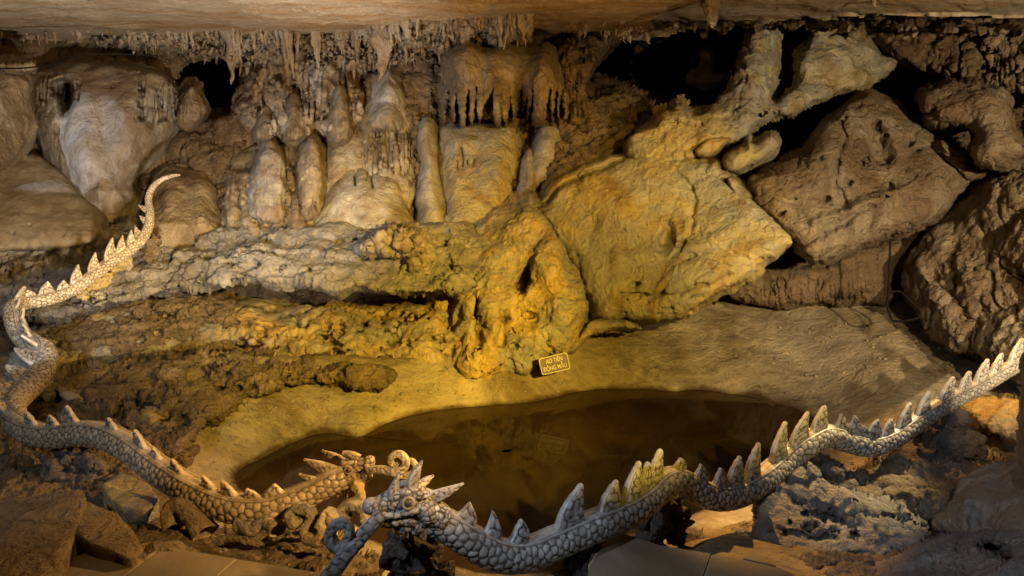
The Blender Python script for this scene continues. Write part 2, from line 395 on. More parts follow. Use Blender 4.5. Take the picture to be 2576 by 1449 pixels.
    if fc and step < 5:
        pf = Pw + .05 * fbm(Pw * 4 + seed, 3)[..., None]
        mk = sstep(-.35, .25, perlin(Pw * .9 + seed * 2.2 + 13)) * .85 + .15
        dsp = dsp + fc * mk * (facet(pf * [3.0, 3.0, 4.2] + seed, seed) + .38 * facet(pf * [9, 9, 12] + seed, seed + 3))
    Pw = Pw + nn * dsp[..., None]
    keep = (s > -marg); ny, nx = X.shape
    idx = np.arange(ny * nx).reshape(ny, nx)
    k = keep[:-1, :-1] & keep[1:, :-1] & keep[:-1, 1:] & keep[1:, 1:]
    f = np.stack([idx[:-1, :-1][k], idx[1:, :-1][k], idx[1:, 1:][k], idx[:-1, 1:][k]], -1)
    used = np.unique(f); remap = np.full(ny * nx, -1); remap[used] = np.arange(len(used))
    o = link(name, Pw.reshape(-1, 3)[used], remap[f], mat)
    if kind: tag(o, label, None, None, kind)
    else: tag(o, label, cat or 'rock', group)
    return o

# ------------------------------------------------------------------ the setting
# cave wall at the very back, with the dark openings pushed deep
relief('cave_wall', [(-700,-250),(3300,-250),(3300,1150),(-700,1150)],
       [(-500,100,8.5),(0,100,9.4),(700,100,9.8),(1300,100,9.6),(1700,200,10.5),(2100,250,9.5),(2500,100,9.0),(3000,100,7.5),
        (-500,600,7.6),(0,600,8.3),(600,600,8.5),(1100,560,8.2),(700,350,9.0),(1100,300,8.8),(1500,400,8.6),(1700,600,7.9),(2000,700,7.9),(2300,650,7.4),(2560,700,6.9),(3100,700,5.6),
        (-500,1000,6.6),(0,900,7.2),(600,850,7.8),(1200,900,7.4),(1500,850,7.5),(1900,850,8.2),(2500,900,7.4)],
       bulge=0, mat='brown', kind='structure', step=5, n=(.12,1.1,6), rid=.02, drip=(60,100,.22),
       holes=[([(435,190),(480,140),(560,135),(620,150),(625,240),(580,290),(515,300),(480,270)], 5, 20),
              ([(1480,150),(1560,85),(1700,65),(1850,100),(1870,190),(1800,230),(1640,260),(1500,235),(1440,190)], 4.5, 40),
              ([(1850,330),(2000,270),(2200,190),(2330,180),(2330,240),(2150,330),(1980,390),(1880,430)], 4, 30),
              ([(1290,230),(1350,230),(1350,400),(1300,390)], 3, 20)], warp=14)
# ceiling
cz = 3.43
def cc(x, y, z=cz): return (x, y, float(wz(x, y, z)))
relief('cave_ceiling', [(-900,-900),(3500,-900),(3500,40),(2700,45),(2576,42),(2300,30),(2000,45),(1800,60),(1640,92),(1500,98),(1330,100),(1160,92),(900,94),(640,98),(300,96),(0,94),(-900,100)],
       [cc(-800,60),cc(0,88),cc(700,88),cc(1288,80,3.5),cc(-800,-600),cc(0,-300),cc(1288,-300),cc(2600,-300,3.3),cc(3400,-600),cc(1600,80,3.5),cc(2000,30,3.45),cc(2600,30,3.3),cc(1288,-800),cc(700,0),cc(100,0)],
       bulge=0, R=20, mat='ceil', kind='structure', step=5, n=(.035,.5,6), warp=5, skirt=-.03, marg=8, seed=2,
       lines=[([(1160,45),(1185,30),(1240,10),(1300,-20)],6,.12)])
# floor of the cave: banks of the pool
relief('ceiling_lip', [(480,-160),(560,-200),(1300,-200),(1300,-60),(1250,0),(1185,22),(1160,42),(1080,46),(1000,54),(900,52),(800,58),(700,60),(655,48),(610,20),(560,-20),(500,-70)], [cc(640,60,3.36),cc(1160,40,3.30),cc(900,0,3.33),cc(700,-60,3.36),cc(1250,-60,3.3),cc(500,-150,3.42),cc(1250,-200,3.34)],
       bulge=0, mat='ceil', kind='structure', step=4, n=(.03,.4,6), warp=7, skirt=.012, marg=8, seed=3)
def gg(x, y, z): return (x, y, float(wz(x, y, z)))
shore = [(590,1200),(640,1162),(700,1130),(760,1103),(830,1088),(905,1100),(960,1072),(1080,1035),(1200,1022),(1340,1010),(1450,985),(1560,978),(1700,985),(1830,990),(1950,1012),(2050,1045),
         (2035,1110),(1900,1240),(1690,1335),(1500,1395),(1330,1438),(1200,1440),(1040,1400),(880,1345),(720,1300),(620,1250)]
gctrl = [gg(x, y, 0) for x, y in shore] + [gg(*c) for c in [
    (1000,1200,-.35),(1400,1150,-.4),(1750,1080,-.35),(1300,1340,-.35),(1650,1230,-.35),(820,1220,-.25),
    (1200,985,.10),(1400,950,.14),(1000,985,.16),(860,985,.20),(700,1000,.24),(600,1060,.22),(470,1120,.24),(480,1230,.18),(560,1290,.20),
    (320,1060,.26),(0,1060,.30),(-500,1100,.4),(150,1200,.32),(250,1300,.36),(0,960,.25),(0,1400,.42),(500,1350,.42),(700,1360,.36),(850,1400,.36),(-400,1500,.45),(600,1600,.5),
    (1000,1449,.22),(1150,1490,.22),(1400,1490,.2),(1550,1420,.38),(1700,1449,.45),(1720,1350,.22),(1900,1290,.16),(2100,1180,.10),(2300,1120,.12),(2450,1050,.20),(2576,1050,.28),
    (1600,930,.12),(1700,850,.30),(1880,800,.42),(2000,770,.52),(2250,800,.56),(2480,900,.40),(2576,960,.34),(2250,930,.34),(1950,920,.18),(2900,1050,.5),(2300,1300,.12),(2576,1400,.2),(1300,1800,.5),(2300,1700,.5),(3000,1600,.6)]]
relief('cave_floor', [(-700,880),(500,900),(1300,900),(1700,740),(2100,700),(2700,740),(3100,900),(3100,2100),(-700,2100)], gctrl,
       bulge=0, mat='bank', kind='structure', step=4, n=(.013,.5,6), warp=4, seed=4, marg=6)
# water
def water_mat():
    m, t, b = nt('still_brown_water'); L = t.links; pos = t.nodes.new('ShaderNodeNewGeometry').outputs['Position']
    c = ramp(t, noise(t, pos, 1.1, 8, .65, .6), [(.33, (.018, .011, .0045)), (.5, (.036, .022, .008)), (.68, (.062, .037, .013))])
    fl = ramp(t, noise(t, pos, 26, 6, .7, .3, (1, 2.2, 1)), [(.60, (1, 1, 1)), (.72, (2.0, 1.8, 1.5))])
    c = mix(t, 1, c, fl, 'MULTIPLY'); L.new(c, b.inputs['Base Color'])
    b.inputs['Roughness'].default_value = .05; b.inputs['IOR'].default_value = 1.2
    bp = t.nodes.new('ShaderNodeBump'); bp.inputs['Strength'].default_value = .03; bp.inputs['Distance'].default_value = .01
    L.new(noise(t, pos, 5, 2), bp.inputs['Height']); L.new(bp.outputs[0], b.inputs['Normal'])
    return m
sh = np.array([G(x, y, 0) for x, y in chaikin(shore, 2)]); cen = sh.mean(0)
rings = [cen + (sh - cen) * k for k in (.02, .5, 1.0, 1.05)]
V = np.vstack(rings); nS = len(sh)
link('pool_water', V, [[r * nS + i, r * nS + (i + 1) % nS, (r + 1) * nS + (i + 1) % nS, (r + 1) * nS + i] for r in range(3) for i in range(nS)], water_mat())['kind'] = 'structure'

# tiled floor slabs in front
def tile_mat():
    m, t, b = nt('floor_tile'); L = t.links; pos = t.nodes.new('ShaderNodeNewGeometry').outputs['Position']
    c = ramp(t, noise(t, pos, 3.5, 8, .65, .6), [(.3, (.13, .10, .065)), (.5, (.19, .15, .10)), (.7, (.25, .205, .145))])
    sp = ramp(t, noise(t, pos, 40, 5, .7), [(.6, (1, 1, 1)), (.75, (.55, .5, .42))])
    L.new(mix(t, 1, c, sp, 'MULTIPLY'), b.inputs['Base Color']); b.inputs['Roughness'].default_value = .55
    bp = t.nodes.new('ShaderNodeBump'); bp.inputs['Strength'].default_value = .15; bp.inputs['Distance'].default_value = .01
    L.new(noise(t, pos, 25, 6), bp.inputs['Height']); L.new(bp.outputs[0], b.inputs['Normal'])
    return m
M['tile'] = tile_mat(); M['joint'] = simple('mortar_joint', (.42, .35, .25), .9)
def prism(name, poly, z0, z1, mat, parent=None, **k):
    n = len(poly); V = [(x, y, z1) for x, y in poly] + [(x, y, z0) for x, y in poly]
    f = [list(range(n)), list(range(2 * n - 1, n - 1, -1))] + [[i, i + n, (i + 1) % n + n, (i + 1) % n] for i in range(n)]
    ff = np.empty(len(f), dtype=object); ff[:] = f
    return link(name, V, ff, mat, parent, smooth=False, **k)
def clip_poly(poly, px, py, nx, ny):     # keep the side where (p - P).n >= 0
    out = []
    for i in range(len(poly)):
        a = poly[i - 1]; b = poly[i]; da = (a[0] - px) * nx + (a[1] - py) * ny; db = (b[0] - px) * nx + (b[1] - py) * ny
        if (da >= 0) != (db >= 0):
            t = da / (da - db); out.append((a[0] + (b[0] - a[0]) * t, a[1] + (b[1] - a[1]) * t))
        if db >= 0: out.append(b)
    return out
def tiled(name, outline, z, e0, e1, size):
    o2 = [tuple(G(x, y, z)[:2]) for x, y in outline]
    prism(name, o2, z - .30, z - .006, 'joint')['kind'] = 'structure'
    a = G(*e0, z)[:2]; b = G(*e1, z)[:2]; u = (b - a) / np.linalg.norm(b - a); v = np.array([-u[1], u[0]])
    pts = np.array(o2); su = (pts - a) @ u; sv = (pts - a) @ v; Vv = []; ff = []
    for i in range(math.floor(su.min() / size), math.ceil(su.max() / size)):
        for j in range(math.floor(sv.min() / size), math.ceil(sv.max() / size)):
            g = .005; poly = o2
            q = a + u * (i * size + g) + v * (j * size + g); poly = clip_poly(poly, *q, *u); poly = clip_poly(poly, *q, *v) if poly else poly
            q = a + u * ((i + 1) * size - g) + v * ((j + 1) * size - g)
            poly = clip_poly(poly, *q, *(-u)) if poly else poly; poly = clip_poly(poly, *q, *(-v)) if poly else poly
            if len(poly) < 3: continue
            n0 = len(Vv); k = len(poly); dz = RS.uniform(-.0015, .0015)
            Vv += [(x, y, z + dz) for x, y in poly] + [(x, y, z - .012) for x, y in poly]
            ff.append(list(range(n0, n0 + k))); ff += [[n0 + i2, n0 + i2 + k, n0 + (i2 + 1) % k + k, n0 + (i2 + 1) % k] for i2 in range(k)]
    fo = np.empty(len(ff), dtype=object); fo[:] = ff
    link(name + '_tiles', Vv, fo, 'tile', smooth=False)['kind'] = 'structure'
tiled('tile_floor', [(-700,1330),(0,1396),(95,1437),(235,1384),(330,1418),(415,1374),(885,1452),(1250,1530),(1250,2300),(-700,2300)], .56, (415,1374), (885,1452), .34)
tiled('stone_pavement', [(1495,1376),(1537,1332),(1659,1372),(1868,1406),(1893,1393),(2010,1452),(2300,1620),(2300,2300),(1480,2300),(1480,1420)], .58, (1537,1332), (1868,1406), .42)

# ------------------------------------------------------------------ rock masses of the wall, each its own thing
R_ = relief
relief('cave_wall_core', [(1090,330),(1330,300),(1450,330),(1520,420),(1560,560),(1530,700),(1500,800),(1440,880),(1300,940),(1150,960),(1080,900),(1100,700),(1090,560)],
       [(1100,340,8.9),(1450,340,8.9),(1100,900,7.0),(1450,880,6.95),(1300,480,8.3),(1300,600,7.6),(1100,600,7.9),(1540,600,7.3)], bulge=.12, R=60, mat='ochre', kind='structure', n=(.07,.5,6), drip=(60,150,.12), flutes=[(1120,560,1480,900,34,.06,60)], seed=70)
relief('cave_wall_core', [(600,290),(700,230),(900,200),(1100,180),(1250,200),(1440,240),(1440,620),(500,640),(480,560),(540,440)],
       [(600,300,9.1),(1100,190,9.0),(1430,250,8.9),(520,600,8.3),(1000,600,8.1),(1430,600,8.0)], bulge=.1, R=50, mat='brown', kind='structure', n=(.06,.45,6), drip=(42,110,.2), flutes=[(600,260,1440,520,24,.10,60)],  # darker stone here paints in the recess shade between the domes
       holes=[([(1295,235),(1345,225),(1345,410),(1300,410)], 2, 14), ([(862,185),(905,165),(915,215),(890,270),(868,300),(850,250)], 1.6, 12), ([(1062,170),(1112,165),(1116,310),(1100,312),(1085,200)], 1.8, 12), ([(640,330),(690,325),(660,370),(600,420),(585,400)], 1.2, 12)], seed=71)
R_('flowstone_column', [(78,180),(160,158),(230,165),(330,160),(400,185),(445,215),(452,270),(430,360),(395,400),(335,455),(290,500),(235,530),(190,480),(130,420),(85,330),(76,230)],
   [(100,200,8.2),(430,200,8.4),(250,500,7.7),(90,330,8.0),(430,350,8.3)], .65, 120, 'pale', 'broad pale flowstone column at the far left with a white lit stripe down its middle', 'rock',
   holes=[([(125,200),(180,190),(190,240),(180,285),(150,290),(135,250)], .7, 16)],
   flutes=[(90,178,205,255,11,.25,25),(345,160,450,310,14,.42,50),(80,270,180,400,7,.02,10)],
   bumps=[(210,330,50,160,.10),(330,300,80,120,.12),(120,300,40,30,.12)], n=(.03,.4,5), pits=(9,(220,190,330,420),1.5,3,.06), seed=1, foot=(470, 90))
R_('hanging_boulder', [(-260,150),(-60,165),(50,160),(78,190),(82,260),(84,310),(60,380),(20,425),(-60,450),(-260,470)],
   [(0,200,7.9),(0,420,7.4),(-250,300,7.2),(80,300,8.0)], .4, 90, 'flow', 'orange tan boulder bulging in from the left edge beside the pale column', 'rock', n=(.05,.4,6), seed=2)
R_('flowstone_shelf', [(-200,152),(-60,148),(30,148),(78,160),(84,176),(0,180),(-200,180)], 7.6, .2, 20, 'flow', 'small fluted shelf under the ceiling at the far left', 'rock', flutes=[(-60,150,80,182,5,.06,5)], seed=3)
R_('clay_mound', [(-300,440),(0,425),(70,380),(120,410),(180,470),(230,520),(260,570),(230,612),(100,618),(0,628),(-300,640)],
   [(0,440,7.7),(0,620,6.8),(230,540,7.5),(-250,550,6.6)], .15, 60, 'clay', 'smooth grey clay slope below the pale column with rounded shadows on it', 'rock', n=(.04,.6,5), pits=(6,(0,500,200,600),2,4,.05), marg=16, seed=4)
R_('pitted_ledge', [(-300,600),(0,618),(110,605),(240,585),(300,560),(420,560),(480,600),(420,690),(300,760),(120,800),(0,800),(-300,800)],
   [(0,620,7.2),(0,780,6.2),(300,580,7.8),(400,700,7.0),(-250,700,6.2)], .12, 30, 'grey', 'dark pitted rock ledge behind the upright dragon coil at the left', 'rock', n=(.07,.35,6), pits=(40,(0,620,380,760),3,12,.1), seed=5)
R_('flowstone_dome', [(368,520),(385,440),(420,415),(470,418),(520,428),(545,470),(555,570),(480,590),(400,585),(370,560)],
   [(380,500,7.6),(540,500,7.8),(450,580,7.3)], .45, 70, 'flow', 'rounded tan dome right behind the curled tail tip of the upper dragon', 'rock', n=(.03,.35,5), bumps=[(430,480,40,70,.1),(510,500,30,80,.1)], seed=6, foot=(555, 130))
R_('stalagmite', [(448,290),(455,232),(470,210),(492,206),(508,248),(512,292),(490,322),(458,322)], 8.9, .35, 30, 'flow', 'stubby tan stalagmite standing in front of the black heart shaped opening', 'stalagmite', flutes=[(450,250,510,320,9,.05,10)], seed=7)
R_('brown_mound', [(425,360),(470,310),(540,285),(600,300),(660,345),(640,390),(590,420),(560,480),(550,580),(500,580),(470,520),(440,450),(400,420)],
   [(430,380,9.0),(640,360,8.9),(520,560,8.0)], .4, 70, 'brown', 'low brown rounded mounds between the curled tail and the dark opening', 'rock', drip=(48,60,.15), n=(.03,.4,5), seed=8, foot=(520, 90))
R_('knobby_flowstone', [(590,300),(610,190),(650,140),(720,110),(800,120),(880,180),(915,290),(880,330),(840,345),(700,345),(640,330)],
   [(600,200,9.4),(880,200,9.1),(750,340,8.7)], .35, 40, 'tite', 'wall of narrow knobby dripstone knobs under the stalactite fringe', 'rock', drip=(24,62,.28), flutes=[(620,150,900,300,17,.16,20)], n=(.04,.3,5), warp=12, seed=9)
R_('drip_mound', [(548,470),(560,400),(620,350),(680,330),(740,335),(810,320),(850,345),(830,420),(810,470),(775,565),(700,580),(560,585)],
   [(560,450,8.3),(830,350,8.6),(700,570,7.7)], .45, 55, 'flow', 'wide dripping mound of rounded lobes left of the tall grey domes', 'rock', drip=(38,75,.22), flutes=[(590,430,640,500,7,.12,10),(560,350,800,560,26,.08,20)], n=(.03,.35,5), warp=12, seed=10, foot=(550, 60))
R_('grey_cone', [(688,565),(715,505),(745,455),(765,480),(790,470),(805,500),(790,560),(770,580)], [(740,460,7.9),(740,570,7.4),(800,520,7.6)], .25, 35, 'pale', 'small sharp grey cone leaning at the foot of the dripping mound', 'rock', n=(.02,.3,4), seed=11, foot=(550, 50))
R_('grey_topped_cone', [(862,400),(885,310),(915,235),(945,175),(985,156),(1015,178),(1040,240),(1058,300),(1065,420),(1060,500),(1000,530),(900,510)],
   [(980,160,8.6),(870,400,8.2),(1060,450,8.1),(950,500,7.8)], .6, 90, 'pale', 'tall rounded cone with a grey cap and a fringe of fine drips around its middle', 'rock',
   bumps=[(980,230,60,80,.2),(960,300,90,40,.22),(1020,380,40,60,.12)], flutes=[(895,298,1045,440,8,.16,25)], n=(.03,.35,5), seed=12, foot=(480, 120))
R_('leaning_dome', [(783,570),(800,470),(815,400),(838,340),(875,308),(905,310),(945,380),(935,450),(880,520),(820,575)],
   [(860,320,8.2),(800,550,7.6),(930,420,8.0)], .4, 60, 'pale', 'smooth grey leaning dome left of the round front dome', 'rock', n=(.025,.4,4), seed=13, foot=(540, 70))
R_('round_dome', [(782,580),(800,500),(838,440),(890,408),(950,415),(1000,450),(1030,520),(1040,575),(900,590)],
   [(900,410,7.9),(790,570,7.4),(1030,560,7.3)], .5, 90, 'pale', 'round pale dome in the centre with drip slots on its brow', 'rock', lines=[([(936,420),(938,470)],4,-.25),([(890,430),(893,465)],3,-.22),([(925,425),(926,455)],3,-.22)], n=(.03,.4,5), seed=14, foot=(560, 50))
R_('grey_pillar', [(1042,350),(1056,302),(1092,298),(1106,350),(1102,420),(1120,480),(1136,545),(1090,590),(1045,570),(1056,440)],
   [(1075,310,8.0),(1080,570,7.3),(1120,500,7.5)], .35, 35, 'pale', 'narrow blue grey pillar between the domes and the square block', 'rock', n=(.02,.35,4), seed=15, foot=(560, 60))
R_('stalagmite', [(1036,300),(1042,232),(1058,194),(1080,192),(1100,240),(1114,300),(1080,318)], 8.5, .3, 32, 'flow', 'rounded brown stalagmite wedged between the grey cone and the hanging curtain', 'stalagmite', flutes=[(1040,240,1110,300,10,.04,10)], seed=16, foot=(295, 60))
R_('hanging_curtain', [(1112,150),(1135,115),(1180,95),(1220,120),(1260,90),(1300,95),(1350,120),(1390,110),(1412,170),(1425,230),(1432,300),(1380,318),(1330,300),(1310,230),(1296,230),(1290,318),(1120,318),(1122,250)],
   [(1120,150,8.4),(1420,200,8.3),(1200,310,8.1),(1420,300,8.0)], .55, 60, 'flow', 'massive flowstone curtain with elephant like legs hanging below the ceiling centre', 'rock',
   flutes=[(1118,200,1425,318,25,1.3,42),(1112,160,1420,300,8,.03,20)], bumps=[(1165,150,60,80,.25),(1240,170,40,70,.15),(1365,190,50,80,.25)], n=(.03,.35,5), warp=10, seed=17)
R_('square_block', [(1102,335),(1114,308),(1200,302),(1288,304),(1306,326),(1312,390),(1298,440),(1290,520),(1262,575),(1200,610),(1140,590),(1118,530),(1108,430)],
   [(1120,320,8.0),(1300,330,8.0),(1200,590,7.2),(1280,560,7.3)], .4, 60, 'slab', 'square flat topped block of flowstone under the elephant leg curtain', 'rock',
   lines=[([(1160,370),(1166,420)],5,-.22),([(1150,400),(1152,425)],3,-.15),([(1178,400),(1180,416)],3,-.12),([(1192,402),(1193,416)],3,-.12)], bumps=[(1170,350,50,40,.06),(1240,420,60,90,.07)], n=(.03,.4,6), seed=18, foot=(540, 90))
R_('stalagmite', [(1338,420),(1348,330),(1362,275),(1380,260),(1396,280),(1412,340),(1412,400),(1392,440),(1350,460)], [(1380,270,8.1),(1370,450,7.5),(1410,400,7.7)], .35, 35, 'pale', 'pale pointed stalagmite right of the black slot, the taller of the central pair', 'stalagmite', n=(.025,.3,5), seed=19, foot=(420, 120))
R_('stalagmite', [(1280,540),(1300,450),(1318,390),(1336,370),(1350,395),(1362,450),(1352,510),(1320,560)], [(1335,380,7.7),(1300,550,7.2),(1360,480,7.4)], .3, 35, 'pale', 'shorter grey cone leaning against the square block, in front of the taller pale one', 'stalagmite', n=(.02,.3,4), seed=20, foot=(510, 100))
R_('dripstone_wall', [(1395,120),(1440,90),(1500,85),(1530,95),(1510,140),(1470,190),(1460,260),(1500,300),(1440,320),(1410,300),(1420,220)],
   [(1400,130,8.9),(1580,100,9.2),(1440,310,8.4)], .3, 30, 'brown', 'brown dripstone wall between the hanging curtain and the large black cavern', 'rock', flutes=[(1400,110,1500,300,16,.15,20)], drip=(26,50,.12), n=(.05,.3,5), seed=21)
R_('brown_ledges', [(1405,330),(1430,270),(1500,240),(1600,245),(1680,270),(1650,330),(1640,400),(1560,400),(1450,460),(1400,480),(1395,420)],
   [(1420,300,8.6),(1650,280,9.0),(1450,470,7.7),(1620,390,8.0)], .25, 40, 'brown', 'stepped brown ledges leading back into the large black cavern', 'rock', n=(.07,.4,6), rid=.06, lines=[([(1450,330),(1560,300),(1640,300)],8,-.15),([(1420,380),(1520,350),(1640,350)],6,-.12)], seed=22)
R_('cavern_sill', [(1420,235),(1480,190),(1540,200),(1600,235),(1640,255),(1660,275),(1500,285),(1430,280)], [(1430,240,9.3),(1700,250,10.0),(1550,280,9.0)], .2, 30, 'brown', 'dim flat sill of rock on the floor of the large black cavern', 'rock', n=(.05,.4,5), seed=23)
R_('knobbed_stalagmite', [(1728,205),(1738,178),(1760,170),(1768,150),(1762,135),(1775,122),(1795,124),(1805,140),(1798,160),(1800,180),(1835,175),(1840,195),(1810,210),(1770,225),(1748,215)], 9.0, .3, 16, 'pale', 'pale knobbed stalagmite glimmering inside the large black cavern', 'stalagmite', n=(.02,.2,4), warp=4, marg=8, seed=24)
R_('forked_rock', [(1570,400),(1600,335),(1642,300),(1665,275),(1690,280),(1700,262),(1725,262),(1745,290),(1800,278),(1842,215),(1868,125),(1892,62),(1915,44),(1948,50),(1954,110),(1946,200),(1934,252),(1960,262),(1990,235),(2012,190),(2006,165),(2022,120),(2048,80),(2050,40),(2070,22),(2092,45),(2098,66),(2150,75),(2190,110),(2215,140),(2260,155),(2235,185),(2120,238),(2000,278),(1920,300),(1860,345),(1790,360),(1730,410),(1660,430),(1600,440)],
   [(1650,350,7.4),(1930,60,7.9),(1900,300,7.2),(2070,40,7.9),(2240,160,7.9),(1750,390,7.1)], .26, 24, 'slab', 'forked tan rock whose two arms reach up to the ceiling like a tilted letter Y', 'rock',
   bumps=[(1900,180,40,140,.12,18),(2110,130,60,60,.12),(1700,320,50,50,.08)], n=(.065,.32,6), pits=(22,(1650,260,2050,340),2,6,.14), warp=7, seed=25)
R_('tilted_fragment', [(1822,402),(1846,372),(1872,366),(1880,344),(1892,358),(1908,358),(1922,344),(1946,338),(1962,354),(1944,392),(1902,414),(1842,432),(1826,424)], 6.85, .28, 24, 'slab', 'small two horned rock fragment lying across the black diagonal cleft', 'rock', n=(.03,.25,5), warp=4, seed=26)
R_('thin_flake', [(1742,384),(1775,352),(1830,345),(1846,350),(1820,362),(1800,385),(1780,392)], 6.9, .12, 12, 'ochre', 'thin pale flake of rock bridging the cleft left of the two horned fragment', 'rock', warp=3, n=(.015,.2,4), marg=7, seed=27)
R_('overhanging_slab', [(1345,520),(1380,460),(1470,420),(1560,395),(1640,385),(1700,400),(1790,395),(1830,440),(1880,480),(1925,530),(1965,570),(1996,604),(1960,635),(1905,655),(1905,685),(1840,712),(1760,775),(1690,800),(1640,812),(1580,800),(1500,812),(1480,760),(1470,700),(1440,640),(1390,600),(1360,570)],
   [(1360,510,7.3),(1640,390,7.2),(1990,605,6.3),(1850,480,6.8),(1700,800,6.35),(1500,810,6.6),(1440,650,6.9)], .26, 42, 'slab', 'great grey and yellow diamond shaped slab overhanging the right side of the pool', 'rock',
   bumps=[(1560,520,70,120,.12),(1670,600,30,60,-.16),(1740,700,130,60,.10,-30),(1500,480,60,60,.07),(1830,560,90,60,.08,-35),(1640,470,60,80,.07)], lines=[([(1560,650),(1700,640),(1860,560)],14,.05),([(1560,740),(1680,745),(1830,690)],6,-.09),([(1700,430),(1760,520),(1700,640)],8,-.05),([(1350,515),(1420,470),(1560,400),(1600,392)],5,-.2)],
   n=(.03,.8,6), pits=(12,(1560,720,1740,790),3,9,.12), warp=10, seed=28)
R_('jagged_edge_strip', [(1822,440),(1850,450),(1872,470),(1895,480),(1905,505),(1920,540),(1900,545),(1865,530),(1840,490)], 6.65, .12, 18, 'pale', 'jagged grey strip along the upper right edge of the great diamond slab', 'rock', warp=5, n=(.03,.2,5), marg=8, seed=29)
R_('fin_slab', [(1876,458),(1925,420),(1985,395),(2030,370),(2060,320),(2110,280),(2150,250),(2185,232),(2215,250),(2260,262),(2280,300),(2330,320),(2400,380),(2438,440),(2440,470),(2370,530),(2300,580),(2200,600),(2120,640),(2062,656),(2010,640),(1995,600),(1950,560),(1915,510)],
   [(1880,460,6.7),(2190,235,7.2),(2440,450,6.6),(2060,655,6.2),(2300,580,6.4),(2150,450,6.6)], .28, 45, 'dim', 'large brown slab with a jagged fin crest right of the black diagonal cleft', 'rock',
   holes=[([(2170,300),(2215,290),(2245,360),(2250,420),(2200,430),(2180,370)], .18, 25)], lines=[([(2050,560),(2200,500),(2380,430)],12,.09),([(2010,620),(2120,560),(2200,520)],8,-.07),([(2130,340),(2100,440),(2120,520)],5,-.06),([(1900,450),(1990,400),(2060,400)],6,-.05)],
   bumps=[(2080,400,80,90,.14),(2200,520,130,50,.12,-25),(1990,520,50,60,-.06),(2330,420,60,50,.1,-20),(2140,300,30,60,.08)], n=(.03,.8,6), pits=(16,(1960,330,2300,600),2,7,.12), warp=9, seed=30)
R_('lower_recess_rock', [(1830,720),(1900,670),(2010,655),(2100,640),(2220,600),(2330,575),(2290,660),(2240,700),(2250,760),(2150,765),(2000,770),(1850,760)],
   [(1850,740,7.5),(2300,600,7.2),(2100,760,7.3)], .25, 40, 'brown', 'rusty brown band of rock recessed beneath the two slabs', 'rock', n=(.06,.4,6), flutes=[(1900,710,2180,770,13,.05,15)], seed=31)
R_('ear_shaped_boulder', [(2308,250),(2320,225),(2400,212),(2480,208),(2530,225),(2550,280),(2530,320),(2560,350),(2576,380),(2700,390),(2700,420),(2520,425),(2470,415),(2440,380),(2460,350),(2440,320),(2390,312),(2340,318),(2320,290)],
   [(2320,260,6.9),(2550,250,6.4),(2560,400,6.0)], .4, 55, 'dim', 'ear shaped brown boulder jutting from the right wall above the fin slab', 'rock', holes=[([(2415,325),(2440,320),(2460,335),(2455,360),(2430,355)], .3, 10)], n=(.05,.3,6), seed=32)
R_('leaf_shaped_rock', [(2355,360),(2370,352),(2410,375),(2450,410),(2480,430),(2470,450),(2440,460),(2400,430),(2365,395)], 6.5, .2, 24, 'dim', 'leaf shaped rock tucked under the ear shaped boulder', 'rock', warp=4, seed=33)
R_('fluted_drapery', [(2150,60),(2300,35),(2420,30),(2700,60),(2700,260),(2560,240),(2450,200),(2330,180),(2250,140),(2200,100)],
   [(2200,80,8.4),(2700,80,7.0),(2560,230,7.0),(2350,180,7.8)], .3, 40, 'dim', 'dim fluted drapery in the upper right corner under the ceiling', 'rock', flutes=[(2400,60,2700,235,15,.12,15)], drip=(55,45,.2), n=(.07,.4,6), seed=34)
R_('far_dark_rocks', [(1950,60),(2020,60),(2010,150),(2000,190),(1960,190),(1945,150)], 8.8, .2, 30, 'dim', 'dark lumps of rock seen between the two arms of the forked rock', 'rock', drip=(30,30,.15), seed=35)
R_('right_wall_rock', [(2272,700),(2280,650),(2330,600),(2345,560),(2400,510),(2450,460),(2490,430),(2576,420),(2900,400),(2900,1000),(2576,960),(2530,915),(2460,900),(2420,880),(2380,870),(2340,820),(2290,760)],
   [(2280,690,6.9),(2450,470,6.8),(2576,430,6.2),(2900,600,4.9),(2500,900,5.7),(2330,810,6.5)], .30, 70, 'dim', 'lumpy grey brown bulge of wall filling the right edge behind the dragon tail', 'rock',
   drip=(90,140,.05), bumps=[(2400,660,60,110,.08,-30),(2330,740,40,60,.08)], lines=[([(2340,600),(2310,680),(2370,760)],12,.08),([(2420,560),(2380,660),(2440,800)],12,-.07),([(2480,560),(2500,700),(2440,860)],10,-.06)], n=(.06,.45,6), rid=.02, seed=36)
